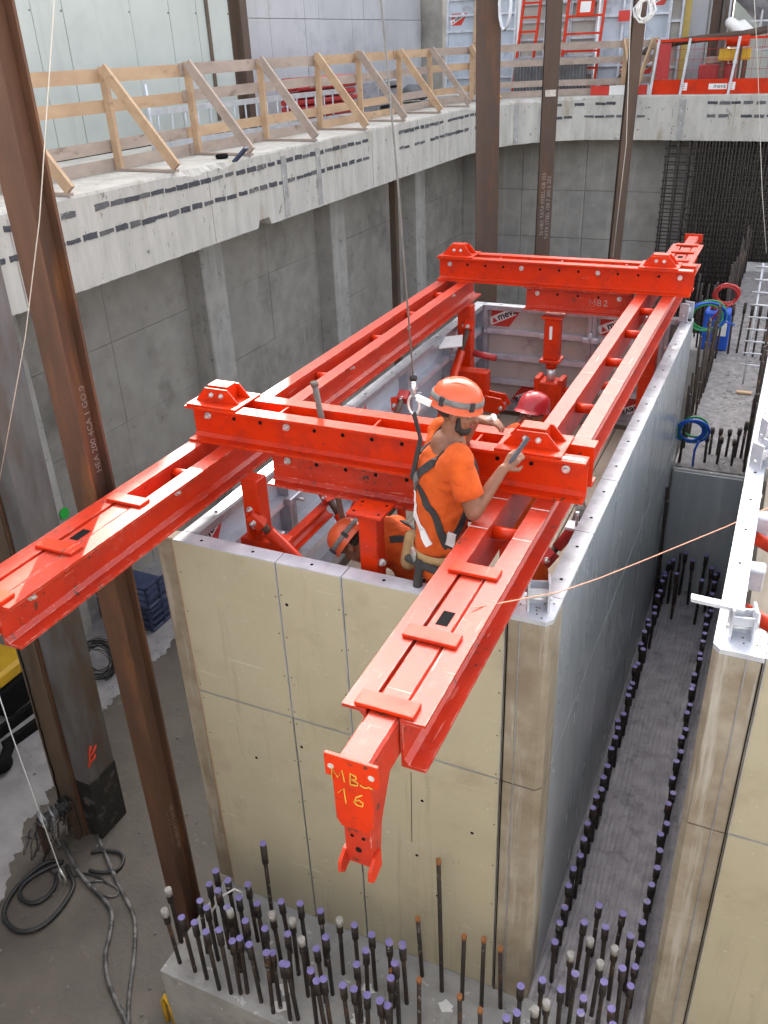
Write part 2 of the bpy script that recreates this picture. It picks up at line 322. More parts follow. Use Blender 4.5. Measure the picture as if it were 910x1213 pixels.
o = len(dm.v)
for i in range(n): dm.v += [Vector(top[i]), Vector(mid[i]), Vector(bot[i]), Vector((back[i][0], back[i][1], DECK)), Vector((back[i][0], back[i][1], DECK - TH))]
for i in range(n - 1):
    a, b = o + i * 5, o + (i + 1) * 5
    dm.f += [[a, b, b + 3, a + 3], [a, a + 1, b + 1, b], [a + 1, a + 2, b + 2, b + 1], [a + 2, a + 4, b + 4, b + 2]]; dm.smooth += [False] * 4
deck = struct(dm.build('ring_slab', 'fascia'))
# joint lines and pale repair ribs of the fascia, the two rows of dark key blocks
random.seed(3)
def edge_at(s_):
    acc = 0
    for i in range(len(edge) - 1):
        a, b = Vector(edge[i]), Vector(edge[i + 1]); L = (b - a).length
        if acc + L >= s_: t = (b - a) / L; return a + t * (s_ - acc), t
        acc += L
    return Vector(edge[-1]), Vector((1, 0))
bls = []
for v_ in range(7):
    poly = []
    for (ax, az, bx_, bz) in ((-0.11, -0.04, 0.11, -0.04), (0.11, -0.04, 0.11, 0.04), (0.11, 0.04, -0.11, 0.04), (-0.11, 0.04, -0.11, -0.04)):
        kk = 5 if abs(ax - bx_) > 0.1 else 2
        poly += [(ax + (bx_ - ax) * j / kk + jit(0.007), az + (bz - az) * j / kk + jit(0.007)) for j in range(kk)]
    bl = MB().prism(poly, lambda a, b, d: (a, d, b), -0.007, 0.01).mesh('key_block'); bl.materials.append(MATS['key_dark' if v_ % 3 else 'key_mid']); bls.append(bl)
s_ = 4.0
cnt = 0
while s_ < 33:
    p, t = edge_at(s_)
    skip = (int(s_ * 0.9) % 9 in (4,)) or 20.3 < s_ < 22.0
    if not skip:
        for zz in (-0.16, -0.42):
            if random.random() < 0.96 - (0.25 if s_ > 22 else 0):
                o_ = inst(random.choice(bls), 'key_block', deck, (p.x, p.y, DECK + zz + jit(0.006)), rot=(jit(0.02), jit(0.03), math.atan2(t.y, t.x)), scale=(random.uniform(0.8, 1.05), 1, random.uniform(0.5, 0.8))); cnt += 1
    s_ += random.uniform(0.22, 0.27)
for s0 in (12.0, 11.0, 20.6, 21.3, 24.5, 26.8, 29.0):
    p, t = edge_at(s0 + 0.6); nn = Vector((t.y, -t.x))
    MB().obox((p.x, p.y, DECK - TH / 2 - 0.03), (t.x, t.y, 0), (0, 0, 1), (nn.x, nn.y, 0), 0.07, TH / 2 - 0.06, 0.008).build('repair_strip', 'concrete', deck)
for s0 in (6.0, 9.2, 13.9, 17.0, 23.2, 25.6):
    p, t = edge_at(s0 + 0.6); nn = Vector((t.y, -t.x))
    MB().obox((p.x, p.y, DECK - TH / 2 - 0.02), (t.x, t.y, 0), (0, 0, 1), (nn.x, nn.y, 0), 0.006, TH / 2 - 0.05, 0.003).build('joint_line', 'wall_dark', deck)

# pit walls of cast panels with pilasters
WX = -8.05
pw = struct(MB().box((WX - 0.4, -0.6, FLOOR), (WX - 0.02, 23, DECK - TH)).build('pit_wall', 'wall_dark'))
ys = [-0.6]
pil = [onx(238, 305, -7.7).y, onx(392, 255, -7.7).y, onx(478, 225, -7.7).y]
step = pil[1] - pil[0]
allp = [pil[0] - step, pil[0], pil[1], pil[1] + step, pil[1] + 2 * step]
zs = [FLOOR, FLOOR + 1.15, FLOOR + 2.3, FLOOR + 3.45, DECK - TH]
ystops = sorted([-0.6] + [v for p in allp for v in (p, p + 0.55)] + [22.4])
for i in range(len(ystops) - 1):
    a, b = ystops[i], ystops[i + 1]
    if any(abs(a - p) < 1e-6 for p in allp): continue
    k = max(1, round((b - a) / 1.55)); W = (b - a) / k
    for j in range(k):
        for q in range(4):
            d = jit(0.006)
            MB().box((WX - 0.03, a + j * W + 0.003, zs[q] + 0.0035), (WX + d, a + (j + 1) * W - 0.003, zs[q + 1] - 0.0035)).build('wall_panel', 'wall_dark', pw)
for p in allp:
    MB().bbox((WX - 0.02, p, FLOOR - 0.01), (-7.7, p + 0.55, DECK - TH + 0.01), 0.02).build('pilaster', 'pilaster', pw)
# back pit wall
bw = struct(MB().box((WX, 22.42, FLOOR), (9, 22.8, DECK - TH)).build('pit_back_wall', 'wall_dark'))
x = WX
while x < -2.3:
    W = random.choice([1.6, 1.9, 2.2]); W = min(W, -2.2 - x)
    for q in range(4): MB().box((x + 0.008, 22.39 + jit(0.006), zs[q] + 0.008), (x + W - 0.008, 22.44, zs[q + 1] - 0.008)).build('wall_panel', 'wall_pale', bw)
    x += W
# right-hand pit side (outside the picture) and the near side
struct(MB().box((9, -0.6, FLOOR), (9.4, 23, DECK - 0.4)).build('pit_side_wall', 'wall_pale'))
struct(MB().box((-8.5, -0.9, FLOOR), (9, -0.6, DECK - 0.4)).build('pit_near_wall', 'wall_pale'))
# unseen tall block added left of the pit to keep the sun off most of it
ob_ = thing('sun_blocker', 'tall pale unseen block added to shade the pit, behind the grey concrete wall', 'shade block', (-14, 40, DECK - 0.02))
MB().prism([(-10.2, 17.15), (-10.2, 75), (-32, 75), (-17, 30.5)], lambda a, b, d: (a, b, d), DECK - 0.05, 17.0).build('blocker_body', 'pale_grey', ob_)
MB().prism([(-10.1, 17.05), (-10.1, 75.2), (-32.2, 75.2), (-17.1, 30.4)], lambda a, b, d: (a, b, d), 17.0, 17.4).build('blocker_top', 'concrete', ob_)
for z in (6.2, 9.8, 13.4):
    for k in range(14): MB().box((-10.199, 20 + k * 3.8, z), (-10.15, 22.2 + k * 3.8, z + 1.8)).build('blocker_pane', 'ink', ob_)

# foundation strips
fd = struct(MB().box((-3.43, 2.86, FLOOR), (4, BY0 + 0.02, SLAB)).build('foundation_strip', 'concrete'))
random.seed(21)
fr = MB(); nx, ny = 96, 70; x0, x1, y0, y1 = BX1 + 0.005, -0.02, BY0 + 0.02, 9.5       # rough-topped strip between the two formworks
for j in range(ny + 1):
    for i in range(nx + 1):
        x = x0 + (x1 - x0) * i / nx; y = y0 + (y1 - y0) * j / ny
        fr.v.append(Vector((x, y, SLAB + 0.007 * math.sin(x * 150 + 5 * math.sin(y * 1.1) + 2 * math.sin(y * 3.1 + x * 4)) + jit(0.003))))
for j in range(ny):
    for i in range(nx):
        a = j * (nx + 1) + i; fr.f.append([a, a + 1, a + nx + 2, a + nx + 1]); fr.smooth.append(False)
fs = struct(fr.build('foundation_top', 'slab_rough'))
struct(MB().box((BX1 - 2.4, BY0 + 0.03, FLOOR), (2.5, 9.48, SLAB - 0.03)).build('foundation_base', 'concrete'))
fu = struct(MB().bbox((BX1 + 0.01, 9.5, FLOOR), (0.9, 20.5, STEP), 0.01).build('upper_strip', 'concrete'))
MB().box((BX1 + 0.03, 9.47, SLAB + 0.03), (-0.04, 9.498, STEP - 0.02)).build('stop_end_sheet', 'grey_face', fu)
for i, (yy, xx) in enumerate([(9.55, -0.8)]): pass
random.seed(22)
ru = MB(); nx, ny = 8, 60
for j in range(ny + 1):
    for i in range(nx + 1): ru.v.append(Vector((BX1 + 0.03 + 0.76 * i / nx, 9.55 + 10 * j / ny, STEP + 0.006 + random.random() * 0.014)))
for j in range(ny):
    for i in range(nx): a = j * (nx + 1) + i; ru.f.append([a, a + 1, a + nx + 2, a + nx + 1]); ru.smooth.append(False)
ru.build('rough_top', 'slab_dark', fu)
fc = struct(MB().bbox((-3.5, 14.0, FLOOR), (BX1 - 0.02, 14.9, STEP), 0.01).build('cross_strip', 'concrete'))

# ------------------------------------------------------------------ starter bars cast into the strips
def bar_mesh(h, ptop=True):
    m = MB(); m.cyl((0, 0, -0.02), (0, 0, h), 0.016, n=7)
    if ptop: m.cyl((0, 0, h - 0.13), (0, 0, h), 0.025, n=9)
    me = m.mesh('starter_bar'); me.materials.append(MATS['rebar']); return me
cap_me = {}
for k in ('purple', 'cap_white', 'cap_orange'):
    m = MB().cyl((0, 0, 0), (0, 0, 0.008), 0.0265, n=10); me = m.mesh('cap'); me.materials.append(MATS[k]); cap_me[k] = me
capo = MB().cyl((0, 0, -0.005), (0, 0, 0.03), 0.019, n=8).mesh('cap'); capo.materials.append(MATS['cap_orange']); cap_me['cap_orange'] = capo
capw = MB().cyl((0, 0, -0.05), (0, 0, 0.012), 0.028, 0.026, n=9).mesh('cap'); capw.materials.append(MATS['cap_white']); cap_me['cap_white'] = capw
BAR = bar_mesh(0.62); BARO = bar_mesh(0.62, False)
random.seed(31)
def starter(parent, x, y, zb, h, cap='purple', plain=False):
    o_ = inst(BARO if plain else BAR, 'starter_bar', parent, (x, y, zb), rot=(jit(0.035), jit(0.035), jit(3)), scale=(1, 1, h / 0.62))
    if cap:
        c = bpy.data.objects.new('cap', cap_me[cap]); C.objects.link(c); c.parent = o_; c.location = (0, 0, 0.62); c.scale = (1, 1, 0.62 / h)
    return o_
f7 = lambda a, b: (180 + a / 2.844, 980 + b / 2.844)
front = [(60, 215, 'w'), (52, 280, 'w'), (105, 307), (143, 320), (150, 247), (186, 268), (190, 197), (218, 154), (255, 168), (222, 208), (250, 265), (291, 242), (264, 293, 'w'), (226, 354), (186, 353), (264, 380), (289, 380), (322, 316), (326, 198), (355, 268), (378, 335), (335, 398), (377, 430), (405, 430), (413, 292, 'w'), (447, 362), (444, 243), (470, 320, 'w'), (501, 265), (501, 372, 'w'), (438, 457), (465, 457), (531, 475), (565, 411), (568, 287), (587, 366), (564, 508), (585, 506), (627, 308, 'w'), (650, 535), (684, 340), (690, 463), (686, 557), (715, 563), (714, 415), (741, 357), (776, 584), (797, 607), (799, 381), (823, 461), (851, 400), (795, 505)]  # leftmost pair of caps coloured white for the sunlight on them
for it in front:
    px, py = f7(it[0], it[1]); h = random.uniform(0.6, 0.7); p = onz(px, py, SLAB + h)
    if p.y > 3.62: p = onz(px, py, SLAB + 0.5); h = 0.5
    starter(fd, p.x, min(p.y, 3.66), SLAB, h, 'cap_white' if len(it) > 2 else 'purple')
p = ony(309, 1000, 3.5); starter(fd, p.x, 3.5, SLAB, p.z - SLAB)
f77 = lambda a, b: (360 + a / 2.676, 760 + b / 2.676)
for a, b, yy in ((434, 720, 3.55), (370, 878, 3.6), (503, 930, 3.55), (568, 950, 3.55), (632, 970, 3.6), (278, 1050, 3.3), (362, 1085, 3.2), (495, 1135, 3.2), (565, 1165, 3.2)):
    px, py = f77(a, b); p = ony(px, py, yy); starter(fd, p.x, yy, SLAB, p.z - SLAB, 'cap_orange', True)
for a, b in ((270, 945), (293, 1023), (318, 963), (248, 1137), (685, 1100), (672, 1168), (752, 1070), (650, 1195)):
    px, py = f77(a, b); p = onz(px, py, SLAB + 0.6)
    if p.y < 3.66: starter(fd, p.x, p.y, SLAB, 0.6)
# two close rows along the strip, middle bars near both ends
y = 3.95
while y < 9.4:
    starter(fs, -0.70 + jit(0.012), y + jit(0.02), SLAB, 0.48 + jit(0.05)); y += 0.152
y = 3.8
while y < 9.4:
    starter(fs, -0.135 + jit(0.008), y + jit(0.02), SLAB, 0.48 + jit(0.04)); y += 0.168
f8c = lambda a, b: (620 + a / 5.056, 1000 + b / 5.056)
for it in [(447, 355), (583, 404), (352, 456), (500, 508), (397, 558, 'w'), (556, 614, 'w'), (655, 563), (295, 650, 'w'), (448, 710, 'w'), (305, 772), (604, 765), (475, 837), (230, 877), (379, 934), (342, 996), (545, 998), (544, 1065), (150, 932, 'w'), (55, 995, 'w')]:
    px, py = f8c(it[0], it[1]); p = onz(px, py, SLAB + 0.6)
    starter(fs if p.y > 3.74 else fd, p.x, p.y, SLAB, 0.6, 'cap_white' if len(it) > 2 else 'purple')
for a, b in ((660, 385), (722, 392), (683, 428), (632, 470), (620, 425), (705, 485), (737, 450)):
    p = onz(560 + a / 2.6, 500 + b / 2.6, SLAB + 0.62); starter(fs, p.x, min(p.y, 9.4), SLAB, 0.62)
for px, py, yy in ((797, 578, 9.1), (791, 592, 9.0), (808, 655, 9.2)):     # tall bars by the stop end
    p = ony(px, py, yy); starter(fs, p.x, yy, SLAB, p.z - SLAB, None, True)
# upper strip: short bars near its front edge, tall rows along both sides
for a, b in ((740, 30), (765, 20), (790, 40), (822, 20), (845, 0), (760, 80), (805, 85), (720, 85)):
    p = ony(560 + a / 2.6, 500 + b / 2.6 , 9.75 + 0.25 * (b < 50)); starter(fu, p.x, 9.75 + 0.25 * (b < 50), STEP, max(0.35, p.z - STEP), None)
y = 9.65
while y < 19.5:
    starter(fu, -0.77 + jit(0.015), y, STEP, 0.95 + jit(0.3), None, True); starter(fu, -0.06 + jit(0.015), y, STEP, 0.9 + jit(0.3), None, True); y += 0.22
for k in range(5): starter(fu, -0.6 + 0.12 * k, 13.9 + jit(0.2), STEP, 0.8, None)
x = -2.0
while x < -0.85:
    for yy in (14.12, 14.7): starter(fc, x + jit(0.02), yy, STEP, 1.0 + jit(0.2), None, True)
    x += 0.13

# ------------------------------------------------------------------ formwork boxes
stick_no = [0]
def sticker(parent, o, u, v, w_=0.36, flip=False, h_=0.2):
    """red and white striped panel badge with the maker's word, lying on the sheet"""
    u, v = Vector(u).normalized(), Vector(v).normalized(); n = u.cross(v); o = Vector(o)
    if flip: o, u, v = o + u * w_ + v * h_, -u, -v
    q = lambda a, b, d: o + u * a + v * b + n * d
    b = MB().prism([(0, 0), (w_ * .62, 0), (w_, h_), (0, h_)], lambda a, c, d: q(a, c, d), 0.001, 0.003).build('badge', 'sticker_red', parent)
    du = (u * w_ + v * h_ * 0.86).normalized(); dv = (v * w_ - u * h_ * 0.86).normalized(); c0 = o + u * 0.01 + v * (h_ * 0.04)
    lw = math.hypot(w_, h_) * 0.8
    MB().prism([(0, 0), (lw, 0), (lw, 0.095), (0, 0.095)], lambda a, c, d: c0 + du * a + dv * c + n * d, 0.003, 0.005).build('badge_band', 'white', parent)
    text('meva', 0.115, 'ink', parent, c0 + du * 0.105 + dv * 0.018, du, dv, 'badge_lettering', 0.0065, bold=0.003)
    MB().prism([(0.02, 0.015), (0.09, 0.015), (0.055, 0.075)], lambda a, c, d: c0 + du * a + dv * c + n * d, 0.005, 0.0065).build('badge_triangle', 'sticker_red', parent)

def panel(box, o, u, n, W, zb, zt, face, backm, ribs=True, badge=0, frame='zinc', T=0.12):
    """o: foot point on the outer face, u: along the wall, n: inwards"""
    o, u, n = Vector((o[0], o[1], 0)), Vector((*u, 0)), Vector((*n, 0)); g = 0.003
    q = lambda a, d, z: o + u * a + n * d + Vector((0, 0, z))
    def bx(m, a0, a1, d0, d1, z0, z1):
        c = q((a0 + a1) / 2, (d0 + d1) / 2, (z0 + z1) / 2); m.obox(c, u, n, (0, 0, 1), (a1 - a0) / 2, abs(d1 - d0) / 2, (z1 - z0) / 2)
    f = MB()
    bx(f, g, W - g, 0.004, T, zt - 0.055, zt); bx(f, g, W - g, 0.004, T, zb + g, zb + 0.055)
    bx(f, g, 0.05, 0.0045, T - 0.0005, zb + 0.055, zt - 0.055); bx(f, W - 0.05, W - g, 0.0045, T - 0.0005, zb + 0.055, zt - 0.055)
    p = f.build('form_panel', frame, box)
    s = MB(); bx(s, 0.008, W - 0.008, 0, 0.018, zb + 0.008, zt - 0.008); s.build('facing_sheet', face, p)
    if ribs:
        s = MB(); bx(s, 0.05, W - 0.05, 0.0185, 0.022, zb + 0.055, zt - 0.055); s.build('sheet_back', backm, p)
        k = max(2, round((zt - zb) / 0.31)); 
        for i in range(1, k):
            z = zb + (zt - zb) * i / k; r = MB(); bx(r, 0.05, W - 0.05, 0.023, T - 0.012, z - 0.028, z + 0.028); r.build('rib', 'zinc_light', p)
        for i in (1, k - 1):      # bolts on the side rails
            z = zb + (zt - zb) * i / k
            m = MB(); c = q(0.025, T, z); m.cyl(c, c + n * 0.02, 0.018, n=8); m.build('rail_bolt', 'bolt', p)
    for a in ((0.25, 0.75) if W > 0.5 else (0.5,)):      # slots on the top flange
        c = q(W * a, T * 0.5, zt); MB().cyl(c + Vector((0, 0, -0.01)), c + Vector((0, 0, 0.0015)), 0.011, n=10).build('hole', 'black', p)
    if badge:
        if badge & 1: sticker(p, q(0.07, 0.0225, zt - 0.27), u, (0, 0, 1)) if u.cross(Vector((0, 0, 1))).dot(n) > 0 else sticker(p, q(W - 0.07, 0.0225, zt - 0.27), -u, (0, 0, 1))
        if badge & 2:
            if u.cross(Vector((0, 0, 1))).dot(n) > 0: sticker(p, q(W - 0.45, 0.0225, zb + 0.065), u, (0, 0, 1), flip=True)
            else: sticker(p, q(0.45, 0.0225, zb + 0.065), -u, (0, 0, 1), flip=True)
    return p

fb = thing('shaft_formwork', 'tall rectangular formwork box of beige-faced framed panels around the workers', 'formwork', (-2.07, 6.7, SLAB))
ZM = -4.0
# front wall
for a, b in ((BX0, -2.545), (-2.545, -2.09), (-2.09, -1.075)):
    panel(fb, (a, BY0), (1, 0), (0, 1), b - a, ZM, WTOP, 'beige', 'back_tan', frame='zinc_light')
    panel(fb, (a, BY0), (1, 0), (0, 1), b - a, SLAB, ZM, 'beige', 'back_tan', ribs=False)
# small screws and tie holes in the beige sheets
random.seed(41)
scr = MB().cyl((0, 0.001, 0), (0, -0.0015, 0), 0.006, n=6).mesh('screw'); scr.materials.append(MATS['old_brown'])
tie = MB().cyl((0, 0.001, 0), (0, -0.0015, 0), 0.012, n=8).mesh('tie_hole'); tie.materials.append(MATS['black'])
for sx in (BX0 + 0.03, -2.52, -2.57, -2.07, -2.12, -1.1):
    for z in [ZM - 0.05, ZM + 0.05, -3.0, -3.3, -3.65, -4.4, -4.8, -5.2, -5.6]:
        inst(scr, 'screw', fb, (sx + jit(0.004), BY0, z + jit(0.02)))
for sx, z in ((-2.49, -3.05), (-2.15, -4.6), (-1.6, -4.4), (-1.65, -4.95), (-1.25, -4.55), (-2.9, -4.5), (-1.5, -5.3), (-2.5, -4.25)):
    inst(tie, 'tie_hole', fb, (sx, BY0, z))
# corner piece, front right
def corner(box, x0, x1, y0, mirror=False, top=WTOP):
    m = MB()
    c = 0.035
    poly = [(x0, y0 - 0.004), (x1 - c, y0 - 0.004), (x1, y0 + c), (x1, y0 + 0.24), (x0 + 0.02, y0 + 0.24), (x0, y0 + 0.2)]
    if mirror: poly = [(x1, y0 - 0.004), (x1, y0 + 0.2), (x1 - 0.02, y0 + 0.24), (x0, y0 + 0.24), (x0, y0 + c), (x0 + c, y0 - 0.004)]
    for z0, z1 in ((SLAB, ZM - 0.006), (ZM + 0.006, top - 0.03)):
        MB().prism(poly, lambda a, b, d: (a, b, d), z0, z1).build('corner_piece', 'beige_dirty', box)
    cp = MB().prism(poly, lambda a, b, d: (a, b, d), top - 0.028, top + 0.002).build('corner_plate', 'zinc_light', box)
    # timber strip proud of the joint
    xs = x0 - 0.001 if not mirror else x1 + 0.001
    MB().box((x0 + 0.075 if not mirror else x1 - 0.081, y0 - 0.009, SLAB), (x0 + 0.081 if not mirror else x1 - 0.075, y0 - 0.0045, top - 0.03)).build('corner_seam', 'zinc', box)
    MB().box((x0 + 0.004 if not mirror else x1 - 0.012, y0 - 0.008, SLAB), (x0 + 0.012 if not mirror else x1 - 0.004, y0 - 0.0045, top - 0.03)).build('corner_seam', 'black', box)
    for k in range(9):
        hx, hy = x0 + 0.03 + random.random() * (x1 - x0 - 0.06), y0 + 0.02 + random.random() * 0.18
        MB().cyl((hx, hy, top), (hx, hy, top + 0.004), 0.006, n=6).build('plate_screw', 'old_brown', cp)
    return cp
def u_bracket(box, c, a, lever=False):
    c = Vector(c); u = Vector((math.cos(a), math.sin(a), 0)); v = Vector((-u.y, u.x, 0)); z = Vector((0, 0, 1))
    m = MB()
    for s in (-1, 1): m.obox(c + u * 0.055 * s + z * 0.09, u, v, z, 0.006, 0.05, 0.10)
    m.obox(c + v * 0.045 + z * 0.07, u, v, z, 0.049, 0.006, 0.075); m.obox(c - v * 0.02 + z * 0.11, u, v, z, 0.049, 0.006, 0.025)
    b = m.build('lifting_bracket', 'zinc_light', box)
    MB().cyl(c - u * 0.075 + z * 0.06, c + u * 0.075 + z * 0.06, 0.012, n=8).build('bracket_pin', 'bolt', b)
    if lever: MB().beam(c + z * 0.17, c + z * 0.2 - u * 0.26 + v * 0.02, 0.05, 0.02).build('bracket_lever', 'zinc_light', b)
    return b
corner(fb, -1.07, BX1, BY0)
u_bracket(fb, (-0.93, BY0 + 0.12, WTOP), 0.3)
# narrow strip on the left corner
ls = MB().bbox((-3.50, BY0 + 0.05, SLAB), (-3.345, BY0 + 0.16, WTOP - 0.03), 0.008).build('corner_strip', 'beige_dirty', fb)
MB().box((-3.343, BY0 + 0.02, SLAB), (-3.325, BY0 + 0.1, WTOP - 0.03)).build('timber_filler', 'wood', fb)
# right wall, seen from outside
wid = [0.75, 0.75, 0.9, 0.75, 0.9, 0.75, 0.75]
y = BY0 + 0.245
tot = BY1 - y; k = tot / sum(wid)
for i, W in enumerate(wid):
    W *= k
    panel(fb, (BX1, y), (0, 1), (-1, 0), W, ZM, WTOP, 'grey_face', 'back_face', badge=0)
    panel(fb, (BX1, y), (0, 1), (-1, 0), W, SLAB + 0.02, ZM, 'grey_face', 'back_face', ribs=False); y += W
for yy in (8.6, 9.15): MB().bbox((-0.90, yy, WTOP), (-0.845, yy + 0.11, WTOP + 0.003), 0.0005).build('paper_label', 'white', fb)
u_bracket(fb, (-0.9, 9.66, WTOP), 1.2)
# left wall, seen from inside
y = BY0 + 0.125; k = (BY1 - y) / (5 * 1.2)
for i in range(5):
    W = 1.2 * k
    panel(fb, (BX0, y), (0, 1), (1, 0), W, ZM, WTOP, 'beige', 'back_face', badge=[1, 2, 1, 2, 1][i], frame='zinc'); 
    panel(fb, (BX0, y), (0, 1), (1, 0), W, SLAB + 0.02, ZM, 'beige', 'back_face', ribs=False); y += W
# back wall, seen from inside
x = BX0 + 0.125
for i, W in enumerate((0.80, 0.5, 0.80, 0.26)):
    panel(fb, (x, BY1), (1, 0), (0, -1), W, ZM, WTOP, 'beige', 'back_tan', badge=[3, 0, 3, 0][i], frame='zinc')
    panel(fb, (x, BY1), (1, 0), (0, -1), W, SLAB + 0.02, ZM, 'beige', 'back_tan', ribs=False); x += W
# clamps across panel joints inside
random.seed(51)
for yy in (5.0, 6.2, 7.4, 8.6):
    for zz in (-3.05, -3.7):
        m = MB(); m.bbox((BX0 + 0.11, yy - 0.09, zz - 0.03), (BX0 + 0.17, yy + 0.09, zz + 0.03), 0.008); m.cyl((BX0 + 0.15, yy, zz), (BX0 + 0.24, yy, zz), 0.014, n=8); m.build('clamp', 'zinc', fb)
for xx in (-2.395, -1.895):
    for zz in (-3.06, -3.7):
        m = MB(); m.bbox((xx - 0.09, BY1 - 0.17, zz - 0.03), (xx + 0.09, BY1 - 0.11, zz + 0.03), 0.008); m.cyl((xx, BY1 - 0.16, zz - 0.01), (xx, BY1 - 0.16, zz + 0.09), 0.02, n=8); m.build('clamp', 'zinc_light', fb)

# neighbouring formwork on the right
rb = thing('neighbour_formwork', 'formwork box at the picture edge with pale steel top flange and corner lever', 'formwork', (1.2, 6.7, SLAB))
panel(rb, (0.235, BY0 + 0.1), (1, 0), (0, 1), 0.9, ZM, WTOP, 'beige', 'back_tan', ribs=False, frame='zinc_light')
panel(rb, (0.235, BY0 + 0.1), (1, 0), (0, 1), 0.9, SLAB, ZM, 'beige', 'back_tan', ribs=False)
panel(rb, (1.135, BY0 + 0.1), (1, 0), (0, 1), 0.9, SLAB, WTOP, 'beige', 'back_tan', ribs=False)
corner(rb, -0.015, 0.233, BY0 + 0.1, mirror=True)
u_bracket(rb, (0.10, BY0 + 0.24, WTOP), 0.2, lever=True)
y = BY0 + 0.345
for i, W in enumerate((0.85, 0.85, 0.45)):
    panel(rb, (-0.015, y), (0, 1), (1, 0), W, ZM, WTOP, 'grey_face', 'back_face', frame='zinc_light')
    panel(rb, (-0.015, y), (0, 1), (1, 0), W, SLAB, ZM, 'grey_face', 'back_face', ribs=False); y += W
u_bracket(rb, (0.07, y - 0.12, WTOP), 0.9); u_bracket(rb, (0.1, y + 0.35, WTOP), 0.5)
for i, W in enumerate((0.75, 0.75, 0.75, 0.75, 0.75)):
    panel(rb, (-0.015, y), (0, 1), (1, 0), W, SLAB, WTOP, 'grey_face', 'back_face', frame='zinc_light'); y += W
MB().box((0.2, BY0 + 0.35, -4.3), (2.2, y, -4.25)).build('platform', 'plank', rb)
for yy in (4.6, 5.5): MB().cyl((0.11, yy, -3.0), (0.9, yy + 0.1, -3.4), 0.045, n=12).build('strut', 'red', rb)
# more of the same wall's inside clamps
for yy in (4.35, 4.9, 5.6):
    MB().bbox((0.10, yy, -3.05), (0.2, yy + 0.12, -2.9), 0.01).build('clamp', 'zinc_light', rb)

# platform of planks inside the box
pf = thing('work_platform', 'plank floor inside the formwork box under the red frame', 'platform', (-2.07, 6.7, -4.15))
x = BX0 + 0.16; random.seed(61)
while x < BX1 - 0.2:
    W = 0.235; W = min(W, BX1 - 0.14 - x)
    MB().bbox((x, BY0 + 0.14, -4.15 + jit(0.004)), (x + W - 0.008, BY1 - 0.14, -4.10 + jit(0.004)), 0.004).build('plank', 'plank', pf); x += W
for yy in (4.2, 6.0, 7.8, 9.3): MB().box((BX0 + 0.13, yy, -4.30), (BX1 - 0.13, yy + 0.1, -4.16)).build('bearer', 'wood_grey', pf)
# trestle for the men at the front
FEET = -3.5
tr = thing('timber_trestle', 'low timber trestle inside the formwork behind its front wall', 'trestle', (-1.75, 4.05, -4.1))
for k in range(3): MB().bbox((-1.92, 3.87 + 0.17 * k, FEET - 0.05), (-1.32, 3.87 + 0.17 * k + 0.162, FEET), 0.004).build('plank', 'plank', tr)
for xx in (-1.9, -1.42):
    MB().box((xx, 3.88, FEET - 0.13), (xx + 0.08, 4.37, FEET - 0.051)).build('bearer', 'wood', tr)
    for yy in (3.9, 4.28): MB().box((xx + 0.005, yy, -4.1), (xx + 0.075, yy + 0.07, FEET - 0.131)).build('leg', 'wood', tr)

# ================================================================== RED FRAME
LT, LB = -2.26, -2.505          # top and bottom of the long beams
def channel(m, axis, a0, a1, web, side, z0, z1, fl=0.105, tw=0.012, tf=0.016):
    """C-section along axis; web plane at 'web', flanges pointing to side"""
    def bx(p0, p1, zz0, zz1):
        lo, hi = min(p0, p1), max(p0, p1)
        if axis == 'y': m.box((lo, a0, zz0), (hi, a1, zz1))
        else: m.box((a0, lo, zz0), (a1, hi, zz1))
    bx(web, web + side * tw, z0 + tf, z1 - tf)
    bx(web, web + side * fl, z0, z0 + tf); bx(web, web + side * fl, z1 - tf, z1)
    # rolled fillet inside the lower and upper corner
    def fil(zc, s):
        pr = [(web + side * tw, zc), (web + side * (tw + 0.022), zc), (web + side * tw, zc + s * 0.022)]
        m.prism(pr, (lambda a, b, d: (a, d, b)) if axis == 'y' else (lambda a, b, d: (d, a, b)), a0 + 0.0005, a1 - 0.0005)
    fil(z0 + tf, 1); fil(z1 - tf, -1)
    return m
XR = -1.125
hole = MB().cyl((0.0005, 0, 0), (-0.0025, 0, 0), 0.014, n=10).mesh('hole'); hole.materials.append(MATS['black'])
holey = MB().cyl((0, 0.0005, 0), (0, -0.0025, 0), 0.013, n=10).mesh('hole'); holey.materials.append(MATS['black'])
bm_ = MB(); bm_.cyl((0, 0, 0), (0, -0.012, 0), 0.024, n=12); bm_.cyl((0, -0.012, 0), (0, -0.035, 0), 0.016, 0.012, n=6)
bolty = bm_.mesh('bolt'); bolty.materials.append(MATS['bolt'])
